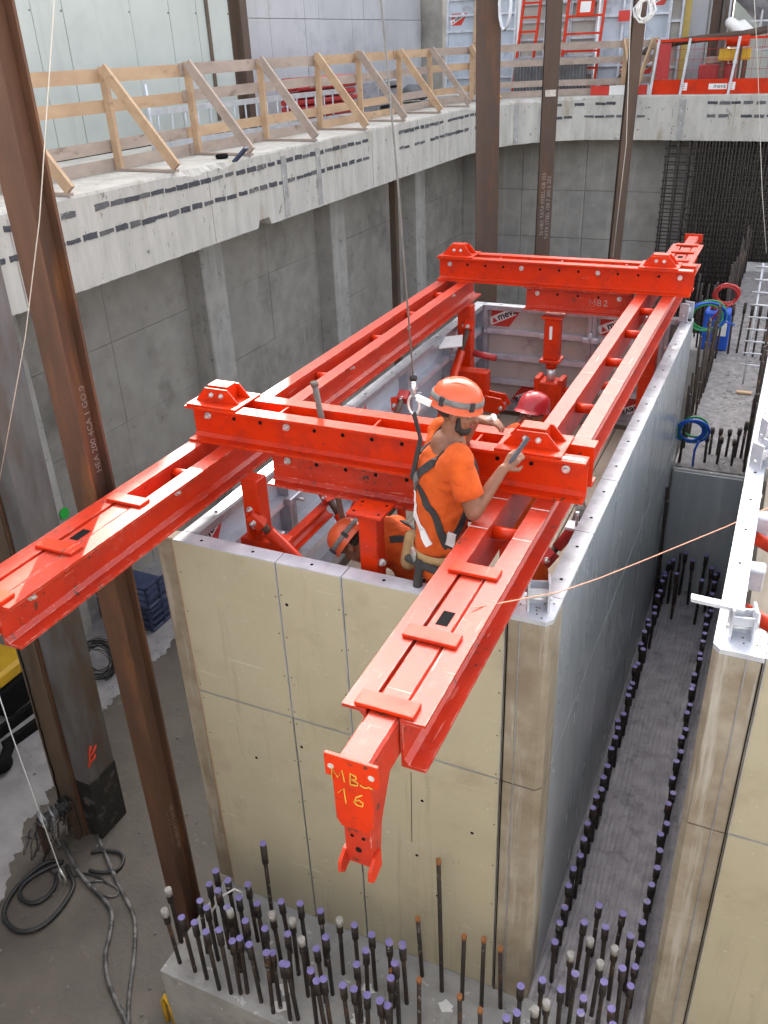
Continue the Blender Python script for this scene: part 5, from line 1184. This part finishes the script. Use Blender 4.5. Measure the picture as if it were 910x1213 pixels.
gbx = thing('grey_crate', 'grey steel crate of fittings behind the guard rail', 'crate', (-8.6, 18.2, DECK))
MB().bbox((-8.95, 17.7, DECK + 0.1), (-8.2, 18.9, DECK + 0.55), 0.01).build('body', 'zinc', gbx)
for z in (0.2, 0.4): MB().box((-8.19, 17.75, DECK + z), (-8.18, 18.85, DECK + z + 0.05)).build('slot', 'black', gbx)
for y in (17.75, 18.65): MB().box((-8.9, y, DECK), (-8.25, y + 0.1, DECK + 0.1)).build('runner', 'zinc', gbx)
MB().bbox((-8.6, 18.0, DECK + 0.551), (-8.3, 18.6, DECK + 0.65), 0.02).build('fittings', 'zinc_light', gbx)
tp_ = thing('tarp_bundle', 'crumpled grey tarpaulin bundle behind the guard rail', 'tarpaulin', (-8.6, 20.3, DECK))
blob('folds', [('e', (-8.6 + jit(0.25), 20.3 + jit(0.5), DECK + 0.15 + abs(jit(0.12))), (0.16, 0.25, 0.13)) for _ in range(14)], 0.035, 'wire_mesh', tp_, 2)
tag(MB().tube([onz(263, 185, DECK + 0.03) + Vector((0.05 * math.cos(a), 0.07 * math.sin(a), 0)) for a in [k * math.pi / 6 for k in range(12)]], 0.03, 6, True).build('hose_loop', 'black'), 'small black hose loop lying on the deck edge', 'hose')
tag(MB().obox(onz(285, 183, DECK + 0.09), (0.75, 0.1, 0.65), (0, 1, 0), (-0.65, 0, 0.75), 0.12, 0.05, 0.012).build('steel_plate', 'blue_dark'), 'small dark blue steel plate sticking up at the deck edge', 'plate')

# site barrier, pillar, hopper on the back right
sb = thing('site_barrier', 'red site barrier with lettered toe board on the deck above the rebar wall', 'barrier', (-1.5, 21.3, DECK))
def bpt(x): return 21.65 - (x + 3.9) * (1.25 / 12.9) + 0.12
MB().beam((-3.38, bpt(-3.38), DECK + 0.15), (2.0, bpt(2.0), DECK + 0.15), 0.02, 0.29).build('toe_board', 'red', sb)
MB().beam((-3.38, bpt(-3.38), DECK + 1.05), (2.0, bpt(2.0), DECK + 1.05), 0.05, 0.05).build('top_rail', 'red', sb)
for k in range(3): MB().beam((-3.38, bpt(-3.38), DECK + 0.47 + 0.2 * k), (2.0, bpt(2.0), DECK + 0.47 + 0.2 * k), 0.008, 0.008).build('mesh_wire', 'hose_red', sb)
for k in range(36): x = -3.3 + k * 0.15; MB().beam((x, bpt(x), DECK + 0.3), (x, bpt(x), DECK + 1.03), 0.006, 0.006).build('mesh_wire', 'hose_red', sb)
for x in (-3.4, -2.75, -1.75, -0.7, 0.5): MB().beam((x, bpt(x) - 0.05, DECK), (x + 0.09, bpt(x) - 0.05, DECK + 1.08), 0.05, 0.05, up=(0, 1, 0)).build('post', 'zinc_light', sb)
MB().box((-3.32, bpt(-3.3) - 0.03, DECK + 0.3), (-3.05, bpt(-3.3) + 0.02, DECK + 1.0)).build('end_panel', 'hose_red', sb)
u_ = Vector((1, -1.25 / 12.9, 0)).normalized()
for x, wd in ((-2.15, 0.4), (-2.74, 0.0)):
    p = Vector((x, bpt(x) - 0.0115, DECK + 0.08)); 
    if wd: MB().obox(p + u_ * 0.17 + Vector((0, 0, 0.07)), u_, (0, 0, 1), u_.cross(Vector((0, 0, 1))), 0.19, 0.055, 0.001).build('badge_band', 'white', sb); text('meva', 0.12, 'ink', sb, p + u_ * 0.08 + Vector((0, 0, 0.04)), u_, (0, 0, 1), 'badge_lettering', 0.003)
    q = p + u_ * (wd + 0.05) + Vector((0, 0, 0.075)); MB().obox(q, u_, (0, 0, 1), u_.cross(Vector((0, 0, 1))), 0.07, 0.075, 0.001).build('badge_square', 'white', sb); text('E', 0.15, 'sticker_red', sb, q - u_ * 0.045 - Vector((0, 0, 0.05)), u_, (0, 0, 1), 'badge_lettering', 0.003)
gp = thing('grey_pillar', 'square grey concrete pillar with yellow board on it, behind the red barrier', 'pillar', (-2.90, 23.6, DECK))
MB().bbox((-3.45, 23.3, DECK), (-2.55, 24.2, 5.5), 0.02).build('shaft', 'pale_grey', gp)
MB().box((-3.22, 23.26, DECK + 0.1), (-2.92, 23.298, DECK + 1.95)).build('yellow_board', 'yellow_board', gp)
bc = thing('brown_column', 'dark brown steel column just right of the grey pillar', 'column', (-2.30, 23.4, DECK))
MB().bbox((-2.48, 23.3, DECK), (-2.28, 23.55, 5.5), 0.01).build('flange', 'rust_dark', bc); MB().bbox((-2.27, 23.35, DECK), (-2.05, 23.5, 5.5), 0.01).build('web', 'old_steel', bc)
cs = thing('pale_screen', 'pale green panel screen far behind the hopper', 'wall', (0.5, 25.5, DECK))
for k in range(5): MB().box((-2.2 + k * 1.3, 25.5, DECK), (-2.2 + (k + 1) * 1.3 - 0.015, 25.6, 5.5)).build('wall_panel', 'pale_green', cs)
HX = -0.5
hp4 = thing('concrete_hopper', 'grey steel hopper on a railed platform behind the red barrier', 'hopper', (-0.6 + HX, 22.9, DECK))
MB().lathe((-0.45 + HX, 22.9, 0), [(0.25, -0.15), (0.30, -0.10), (1.0, 0.55), (1.02, 0.62), (1.02, 2.4)], 24).build('cone', 'zinc', hp4)
MB().bbox((-1.55 + HX, 22.2, -0.42), (1.2, 23.6, -0.36), 0.01).build('platform', 'zinc', hp4)
for k in range(5): x = -1.5 + HX + k * 0.65; MB().beam((x, 22.25, -0.36), (x, 22.25, 0.65), 0.04, 0.04, up=(0, 1, 0)).build('rail_post', 'zinc', hp4)
for z in (0.15, 0.62): MB().beam((-1.52 + HX, 22.25, z), (1.2, 22.25, z), 0.035, 0.035).build('hand_rail', 'zinc', hp4)
for k in range(30): MB().beam((-0.7 + HX + k * 0.06, 22.23, -0.36), (-0.7 + HX + k * 0.06, 22.23, -0.02), 0.008, 0.008, up=(0, 1, 0)).build('bar', 'hose_red', hp4)
for x in (-1.45 + HX, 1.1):
    for y in (22.3, 23.5): MB().beam((x, y, DECK), (x, y, -0.42), 0.08, 0.08, up=(0, 1, 0)).build('leg', 'hose_red', hp4)
ybx = thing('yellow_motor_box', 'yellow box under the hopper platform', 'machine', (-1.25, 22.4, DECK))
MB().bbox((-1.6 + HX, 22.1, DECK + 0.62), (-0.95 + HX, 22.19, DECK + 0.85), 0.015).build('cover', 'yellow', ybx); MB().bbox((-1.55 + HX, 22.1, DECK), (-1.45 + HX, 22.19, DECK + 0.62), 0.005).build('leg', 'rust_dark', ybx); MB().bbox((-1.1 + HX, 22.1, DECK), (-1.0 + HX, 22.19, DECK + 0.62), 0.005).build('leg', 'rust_dark', ybx)
rp = thing('rusty_pipe', 'rusty pipe running along the top of the red barrier', 'pipe', (-2.6, 22.0, DECK))
MB().tube([(-3.3, 21.95, -0.22), (-2.5, 21.95, -0.14), (-1.6, 22.0, -0.08), (-1.2, 22.05, -0.02)], 0.075, 10).build('pipe', 'rust_dark', rp)
for x in (-3.25, -1.65): MB().beam((x, 21.98, DECK), (x, 21.98, -0.2), 0.05, 0.05, up=(0, 1, 0)).build('stand', 'rust_dark', rp)
ws = thing('white_sack', 'white sack and red drum hung on the hopper platform rail', 'sack', (-1.2, 22.0, -0.36))
blob('sack', [('c', (-1.45 + HX, 22.12, 0.14), (-1.15 + HX, 22.1, -0.08), 0.11, 0.15), ('c', (-1.2 + HX, 22.12, 0.1), (-0.9 + HX, 22.1, -0.1), 0.09, 0.05)], 0.03, 'white', ws, 2)
MB().cyl((-1.45 + HX, 22.02, -0.2), (-1.0 + HX, 22.0, -0.2), 0.12, n=14).build('drum', 'red', ws)
jb = thing('rusty_box', 'small rust-red steel box behind the red barrier', 'box', (-2.2, 22.3, DECK))
MB().bbox((-2.5, 22.3, DECK), (-1.75, 22.8, DECK + 0.55), 0.02).build('body', 'hose_red', jb); MB().bbox((-2.4, 22.35, DECK + 0.551), (-2.0, 22.7, DECK + 0.7), 0.03).build('lid', 'wood_grey', jb)

# ================================================================== REBAR AT THE BACK
rm = thing('rebar_wall', 'dense dark grid of reinforcing bars under the deck at the back', 'rebar', (0, 21.9, FLOOR))
vb = MB().cyl((0, 0, 0), (0, 0, DECK - TH - FLOOR), 0.014, n=5).mesh('bar'); vb.materials.append(MATS['mesh_bar'])
hb = MB().cyl((0, 0, 0), (3.6, 0, 0), 0.014, n=5).mesh('bar'); hb.materials.append(MATS['mesh_bar'])
random.seed(101)
for lay, (yy, n1, n2) in enumerate(((21.4, 46, 36), (21.8, 46, 36))):
    for k in range(n1): inst(vb, 'upright_bar', rm, (-2.25 + k * 0.07 + jit(0.012), yy + jit(0.02), FLOOR))
    for k in range(n2): inst(hb, 'level_bar', rm, (-2.3 + jit(0.05), yy + 0.03, FLOOR + 0.5 + k * 0.115 + jit(0.012)))
cg = thing('rebar_cage', 'narrow upright rebar cage column at the end of the rebar wall', 'rebar', (-2.55, 21.5, FLOOR))
for x in (-2.85, -2.62, -2.38):
    for y in (21.3, 21.7): MB().cyl((x, y, FLOOR), (x, y, DECK - TH), 0.02, n=6).build('bar', 'mesh_bar', cg)
for k in range(26):
    z = FLOOR + 0.3 + k * 0.17; MB().tube([(-2.88, 21.27, z), (-2.35, 21.27, z), (-2.35, 21.73, z), (-2.88, 21.73, z)], 0.012, 5, True).build('stirrup', 'mesh_bar', cg)
# pale rebar ladder on the far right
rl = thing('rebar_ladder', 'pale steel bar ladder standing on the upper strip at the picture edge', 'rebar', (-0.3, 12.5, STEP))
for x in (-0.28, -0.02): MB().cyl((x, 12.6, STEP), (x, 12.6, STEP + 1.7), 0.016, n=6).build('bar', 'zinc_light', rl)
for k in range(9): MB().cyl((-0.36, 12.58, STEP + 0.3 + 0.17 * k), (0.06, 12.58, STEP + 0.3 + 0.17 * k), 0.012, n=6).build('rung', 'zinc_light', rl)
# blue can and hose coils
bcn = thing('blue_can', 'blue plastic can standing behind the starter bars', 'can', (-1.0, 14.4, STEP))
bc0 = onz(845, 417, STEP)
MB().bbox((bc0.x - 0.22, bc0.y + 0.05, STEP), (bc0.x + 0.18, bc0.y + 0.4, STEP + 0.62), 0.03).build('body', 'blue', bcn)
MB().bbox((bc0.x - 0.02, bc0.y + 0.045, STEP + 0.25), (bc0.x + 0.14, bc0.y + 0.0505, STEP + 0.5), 0.001).build('paper_label', 'white', bcn)
MB().cyl((bc0.x - 0.1, bc0.y + 0.2, STEP + 0.62), (bc0.x - 0.1, bc0.y + 0.2, STEP + 0.68), 0.05, n=12).build('cap', 'red', bcn)
def coil(label, c, r, n, cols, tail=None, tilt=0.3, thick=0.014):
    c = Vector(c); t = thing('hose_coil', label, 'hose', c); random.seed(int(abs(c.x) * 100))
    v = Vector((0, -math.sin(tilt), math.cos(tilt)))
    for i in range(n):
        pts_ = []; rr = r * random.uniform(0.86, 1.06); oc = c + Vector((jit(0.03), jit(0.02), jit(0.03))); ph = random.random() * 6
        for k in range(24):
            a = 2 * math.pi * k / 24; pts_.append(oc + (Vector((1, 0.25, 0)) * math.cos(a) + v * math.sin(a)) * rr * (1 + 0.04 * math.sin(2 * a + ph)) + Vector((0, 0.012 * i, 0)))
        MB().tube(pts_, thick, 7, True).build('turn', cols[i % len(cols)], t)
    if tail: MB().tube([c + Vector((r * 0.6, 0, -r * 0.7)), c + (Vector(tail) - c) * 0.5 + Vector((0.03, 0, 0)), tail], thick, 7).build('tail', cols[0], t)
    return t
coil('red hose coil hung on the starter bars above the blue can', ony(861, 350, 13.5), 0.17, 5, ['hose_red'], tail=ony(838, 385, 13.7))
coil('blue and green hose coil hung in front of the blue can', ony(838, 375, 13.2), 0.24, 6, ['blue', 'green_hose'], tail=ony(870, 385, 13.4))
coil('blue and green hose coil hung on tall starter bars by the upper strip', ony(819, 510, 9.6), 0.165, 6, ['blue', 'green_hose'], tail=ony(820, 556, 9.62))
MBX = onz(881, 468, STEP); tag(MB().bbox(MBX + Vector((-0.1, -0.03, 0.02)), MBX + Vector((0.1, 0.05, 0.05)), 0.005).build('timber_offcut', 'wood'), 'small timber offcut lying on the upper concrete strip', 'wood')

# ================================================================== FLOOR CLUTTER AT THE LEFT
cw = thing('wire_coil', 'coil of dark binding wire lying on the pit floor behind the columns', 'wire', onz(120, 800, FLOOR))
cc = onz(120, 796, FLOOR) + Vector((0, 0, 0.2)); random.seed(111); axis = Vector((0.45, -0.8, 0.3)).normalized(); u1, v1 = basis(axis)
for i in range(26):
    r = random.uniform(0.16, 0.26); off = axis * random.uniform(-0.13, 0.13) + u1 * jit(0.02) + v1 * jit(0.02)
    MB().tube([cc + off + (u1 * math.cos(a) + v1 * math.sin(a)) * r + axis * 0.03 * math.sin(a * 2 + i) for a in [2 * math.pi * k / 20 for k in range(20)]], 0.007, 5, True).build('turn', 'rubber' if i % 4 else 'old_steel', cw)
fc_ = thing('folding_crate', 'dark blue slatted plastic crates stacked by the pit wall', 'crates', onz(145, 735, FLOOR))
q0 = onz(150, 735, FLOOR)
for k in range(2):
    zb = FLOOR + k * 0.36
    m = MB(); m.bbox((q0.x - 0.35, q0.y - 0.1, zb + 0.01), (q0.x + 0.55, q0.y + 0.6, zb + 0.05), 0.01); m.build('base', 'blue_dark', fc_)
    for z in (0.12, 0.22, 0.31): MB().box((q0.x - 0.35, q0.y - 0.1, zb + z), (q0.x + 0.55, q0.y - 0.08, zb + z + 0.035)).build('slat', 'blue_dark', fc_); MB().box((q0.x + 0.53, q0.y - 0.08, zb + z), (q0.x + 0.55, q0.y + 0.6, zb + z + 0.035)).build('slat', 'blue_dark', fc_)
    for xx in (q0.x - 0.35, q0.x - 0.05, q0.x + 0.25, q0.x + 0.52): MB().box((xx, q0.y - 0.104, zb + 0.05), (xx + 0.03, q0.y - 0.076, zb + 0.355)).build('upright', 'blue_dark', fc_)
    for yy in (q0.y + 0.15, q0.y + 0.4): MB().box((q0.x + 0.526, yy, zb + 0.05), (q0.x + 0.556, yy + 0.03, zb + 0.355)).build('upright', 'blue_dark', fc_)
mc = thing('yellow_machine', 'yellow and black machine mostly hidden at the left under the red beam', 'machine', onz(0, 830, FLOOR))
q0 = onz(-5, 850, FLOOR)
MB().bbox((q0.x - 0.9, q0.y, FLOOR + 0.05), (q0.x + 0.22, q0.y + 0.6, FLOOR + 0.42), 0.02).build('chassis', 'black', mc)
MB().bbox((q0.x - 0.9, q0.y + 0.02, FLOOR + 0.421), (q0.x + 0.18, q0.y + 0.58, FLOOR + 0.62), 0.04).build('hood', 'yellow', mc)
for yy in (q0.y + 0.05, q0.y + 0.45): MB().cyl((q0.x - 0.1, yy, FLOOR + 0.12), (q0.x - 0.1, yy + 0.1, FLOOR + 0.12), 0.12, n=14).build('wheel', 'rubber', mc)
fk = thing('fork_rails', 'pair of black steel rails lying on the floor by the weathered column', 'rails', onz(30, 880, FLOOR))
for a, b in (((-10, 875), (52, 828)), ((5, 885), (58, 847))):
    p, q = onz(*a, FLOOR + 0.06), onz(*b, FLOOR + 0.06); MB().beam(p, q, 0.07, 0.12).build('rail', 'black', fk)
p = onz(3, 905, FLOOR + 0.1); blob('bracket', [('e', p, (0.1, 0.12, 0.1)), ('c', p, p + Vector((0.02, -0.3, -0.04)), 0.06, 0.05), ('c', p, p + Vector((-0.1, 0.2, 0.03)), 0.06, 0.06)], 0.02, 'black', fk, 1)
br = thing('broom', 'worn broom head lying near the yellow machine', 'broom', onz(38, 815, FLOOR))
q0 = onz(36, 815, FLOOR); MB().bbox(q0 + Vector((-0.12, -0.05, 0.02)), q0 + Vector((0.1, 0.05, 0.22)), 0.02).build('bristles', 'rust_dark', br); MB().cyl(q0 + Vector((0, 0, 0.2)), q0 + Vector((-0.25, 0.5, 0.8)), 0.015, n=8).build('handle', 'wood_grey', br)
gp_ = onx(76, 608, -7.69)
tag(MB().cyl(gp_, gp_ + Vector((0.012, 0, 0)), 0.075, n=20).build('green_mark', 'green_paint'), 'round bright green paint spot on the pit wall pilaster', 'paint mark')

# cables on the floor round the weathered column
def cable(label, pxs, r, mat, lift=0.0, name='power_cable'):
    base = [onz(a, b, FLOOR + r + 0.004) + Vector((0, 0, h)) for a, b, h in pxs]; pts_ = []
    for i in range(len(base) - 1):
        p0, p1, p2, p3 = base[max(0, i - 1)], base[i], base[i + 1], base[min(len(base) - 1, i + 2)]
        for k in range(6):
            t = k / 6; pts_.append(0.5 * ((2 * p1) + (p2 - p0) * t + (2 * p0 - 5 * p1 + 4 * p2 - p3) * t * t + (3 * p1 - p0 - 3 * p2 + p3) * t ** 3))
    pts_.append(base[-1]); return tag(MB().tube(pts_, r, 8).build(name, mat), label, 'cable')
Zf = lambda l: [(a, b, 0.0) for a, b in l]
def im(l): return Zf([(a / 4.445, 940 + b / 4.445) for a, b in l])
cable('black cable making one wide loop on the dark pit floor', im([(330, 360), (240, 365), (110, 470), (30, 590), (30, 670), (100, 725), (200, 710), (300, 630), (370, 530), (385, 470), (350, 380)]), 0.021, 'rubber')
cable('black cable making the small inner loop on the dark pit floor', im([(320, 365), (200, 420), (115, 490), (110, 550), (170, 578), (240, 550), (290, 490), (300, 420)]), 0.02, 'rubber')
cable('black cable looping behind the foot of the weathered column', im([(480, 310), (560, 300), (630, 315), (650, 350), (620, 400), (540, 415), (470, 405)]), 0.017, 'rubber')
cable('grey and black cable running to the front from the cable bundle, nearer the column', im([(330, 250), (400, 390), (470, 480), (550, 560), (590, 640), (575, 760), (555, 860), (575, 1000), (640, 1150), (680, 1240)]), 0.018, 'grey_cable')
cable('grey cable with black marks running to the front beside the other cable', im([(430, 120), (500, 200), (560, 330), (620, 470), (700, 630), (712, 760), (700, 920), (680, 1060), (675, 1240)]), 0.017, 'grey_cable')
cable('thin grey cable loop lying between the weathered column and the cable bundle', im([(470, 470), (540, 460), (620, 500), (610, 540), (540, 535), (480, 500)]), 0.008, 'grey_cable')
cable('thin black cable curling round the foot of the cable bundle', im([(250, 300), (230, 360), (280, 420), (360, 440), (440, 420), (520, 440), (560, 470)]), 0.01, 'rubber')
cb_ = thing('cable_bundle', 'tangled bundle of grey cables tied over a rack on the pit floor', 'cables', onz(75, 1010, FLOOR))
random.seed(121)
a0 = onz(57, 1010, FLOOR) + Vector((0, 0, 0.42)); a1 = onz(94, 992, FLOOR) + Vector((0, 0, 0.48))
MB().cyl(a0, a1, 0.045, n=10).build('rack_bar', 'grey_cable', cb_)
for p in (a0, a1): MB().beam((p.x, p.y, FLOOR), p, 0.05, 0.05, up=(0, 1, 0)).build('rack_leg', 'rust_dark', cb_)
for i in range(30):
    t = random.random(); p = a0.lerp(a1, t); r = random.uniform(0.055, 0.085); dd = (a1 - a0).normalized(); u1, v1 = basis(dd)
    if i < 14: MB().tube([p + dd * 0.012 * k / 10 + (u1 * math.cos(k * 0.628) + v1 * math.sin(k * 0.628)) * r for k in range(11)], 0.011, 5).build('wrap', random.choice(['grey_cable', 'zinc', 'rubber']), cb_)
    else:
        e = p + Vector((jit(0.15), jit(0.22) - 0.08, -random.uniform(0.25, 0.45))); e.z = max(e.z, FLOOR + 0.02); mdl = p.lerp(e, 0.5) + Vector((jit(0.12), jit(0.15), 0.02))
        MB().tube([p, p.lerp(mdl, 0.6) + Vector((jit(0.03), jit(0.03), 0.02)), mdl, mdl.lerp(e, 0.5) + Vector((jit(0.05), 0, 0)), e], 0.009, 5).build('strand', random.choice(['grey_cable', 'grey_cable', 'rubber', 'old_steel']), cb_)

# ================================================================== ROPES
def rope(label, pts_, r, mat, hookend=False, name='rope'):
    t = thing(name, label, 'rope', pts_[-1]); MB().tube(pts_, r, 6).build('line', mat, t)
    if hookend:
        e = Vector(pts_[-1]); m = MB(); m.tube([e + Vector((-0.03, 0, -0.22)), e + Vector((-0.04, 0, -0.1)), e, e + Vector((0.03, 0, -0.1)), e + Vector((0.03, 0, -0.2))], 0.012, 6); m.build('hook', 'bolt', t)
    return t
rope('thin white line crossing in front of the rusty column, top left', [ony(66, -20, 2.6), ony(47, 260, 2.75), ony(30, 400, 2.85), ony(-6, 600, 3.0)], 0.0025, 'rope')
rope('thin white line with small forked hook hanging over the cable loops', [onz(-12, 790, FLOOR + 1.9), onz(14, 870, FLOOR + 1.2), onz(71, 1030, FLOOR + 0.25)], 0.006, 'white', True)
a, b = ony(440, 830, 2.0), onx(1000, 566, 0.9)
tl = [onz(520, 727, LT + 0.012), onz(560, 720, LT + 0.012), onz(600, 713, LT - 0.02), onz(663, 701, -2.36), onz(710, 685, -2.40), onz(760, 665, -2.42), onz(860, 624, -2.40), onz(930, 592, -2.36)]
rope('thin pink cord strung from the right red beam across to the neighbouring formwork', tl[1:], 0.003, 'rope_pink')
rope('thin line hanging below the right red beam in front of the beige panels', [ony(487, 915, 2.35), ony(488, 997, 2.35)], 0.002, 'rust', name='thread')
rope('thin pale line hanging beside the thin dark column', [ony(748, -10, 14.0), ony(742, 170, 14.0), ony(726, 305, 14.0)], 0.006, 'rope')
rope('knotted white rope hanging in front of the hopper', [ony(893, -10, 16.0), ony(897, 60, 16), ony(903, 230, 16.0), ony(908, 300, 16)], 0.006, 'rope')
kn = thing('rope_bundle', 'tangle of white rope tied high on the thin dark column', 'rope', ony(764, 10, 14.2))
kc = ony(764, 12, 14.2)
for i in range(6): MB().tube([kc + Vector((0.06 * math.cos(a) * (1 + 0.3 * i % 2) + jit(0.02), jit(0.03), 0.14 * math.sin(a) + jit(0.03))) for a in [k * 0.7 for k in range(9)]], 0.014, 5, True).build('loop', 'white', kn)
ck = thing('wire_rope_loops', 'loops of grey wire rope hung high on the rusty back column', 'rope', ony(597, 10, 11.4))
kc = ony(597, 15, 11.35)
for i in range(5): MB().tube([kc + Vector((0.07 * math.cos(a), 0.02 * i, 0.28 * math.sin(a) + 0.1)) for a in [k * 0.524 for k in range(12)]], 0.008, 5, True).build('loop', 'zinc_light', ck)
# bent white wire among the starter bars, yellow tube at the strip foot
e0 = onz(250, 1075, SLAB + 0.25); tag(MB().tube([onz(253, 1100, SLAB + 0.1), onz(251, 1080, SLAB + 0.45), onz(262, 1062, SLAB + 0.58), onz(278, 1053, SLAB + 0.6), onz(288, 1058, SLAB + 0.55)], 0.008, 6).build('bent_wire', 'white'), 'bent white wire arching between the starter bars', 'wire')
yt = onz(199, 1208, FLOOR); tag(MB().tube([yt + Vector((0, 0, 0)), yt + Vector((0, 0, 0.25)), yt + Vector((0.03, 0.0, 0.34)), yt + Vector((0.07, 0.0, 0.25)), yt + Vector((0.07, 0, 0))], 0.02, 8).build('yellow_tube', 'yellow'), 'yellow bent tube at the foot of the foundation strip', 'tube')
# long pale hose under the hook of the right beam is left to the chalk marks

# loose stones and crumbs on the pit floor, nobody could count them
random.seed(131)
gv = MB()
for i in range(170):
    x, y = random.uniform(-7.6, -3.6), random.uniform(2.2, 8.5); r = random.uniform(0.006, 0.022) * (1.6 if random.random() < 0.08 else 1)
    c = Vector((x, y, FLOOR + r * 0.5)); o = len(gv.v)
    gv.v += [c + Vector((r * random.uniform(.7, 1.3), jit(r * .4), 0)), c + Vector((jit(r * .4), r, 0)), c + Vector((-r, jit(r * .4), 0)), c + Vector((jit(r * .4), -r, 0)), c + Vector((0, 0, r * .8)), c - Vector((0, 0, r * .6))]
    gv.f += [[o + a, o + (a + 1) % 4, o + 4] for a in range(4)] + [[o + (a + 1) % 4, o + a, o + 5] for a in range(4)]; gv.smooth += [False] * 8
tag(gv.build('floor_crumbs', 'slab_dark'), 'small stones and concrete crumbs scattered on the pit floor', 'gravel', kind='stuff')
# cement splashes on the front strip, bits of tie wire, offcuts
for i in range(14):
    px = random.uniform(230, 560); yy = random.uniform(2.95, 3.65); xx = -3.3 + random.random() * 2.6
    poly = [(xx + (0.03 + random.random() * 0.05) * math.cos(k * 0.628), yy + (0.02 + random.random() * 0.04) * math.sin(k * 0.628)) for k in range(10)]
    MB().prism(poly, lambda a, b, d: (a, b, d), SLAB + 0.0005, SLAB + 0.006 + random.random() * 0.003).build('cement_splash', 'white' if i % 3 == 0 else 'concrete', fd)

# groups of like things
GR = {'steel_column': 'steel columns in the pit', 'cross_beam': 'red cross beams', 'short_beam': 'short red beams under the cross beams', 'support_post': 'red posts under the long beams', 'person': 'workers in the formwork', 'tube_strut': 'red tube struts inside the formwork',
      'hose_coil': 'hose coils on the starter bars', 'formwork_panel': 'formwork panels leaning on the deck', 'ladder_frame': 'ladders leaning on the panels', 'timber_railing': 'timber guard rails on the deck', 'power_cable': 'cables on the pit floor', 'steel_bar': 'loose steel bars', 'rope': 'thin lines and ropes'}
for o in bpy.data.objects:
    k = o.name.split('.')[0]
    if o.parent is None and k in GR and 'group' not in o: o['group'] = GR[k]
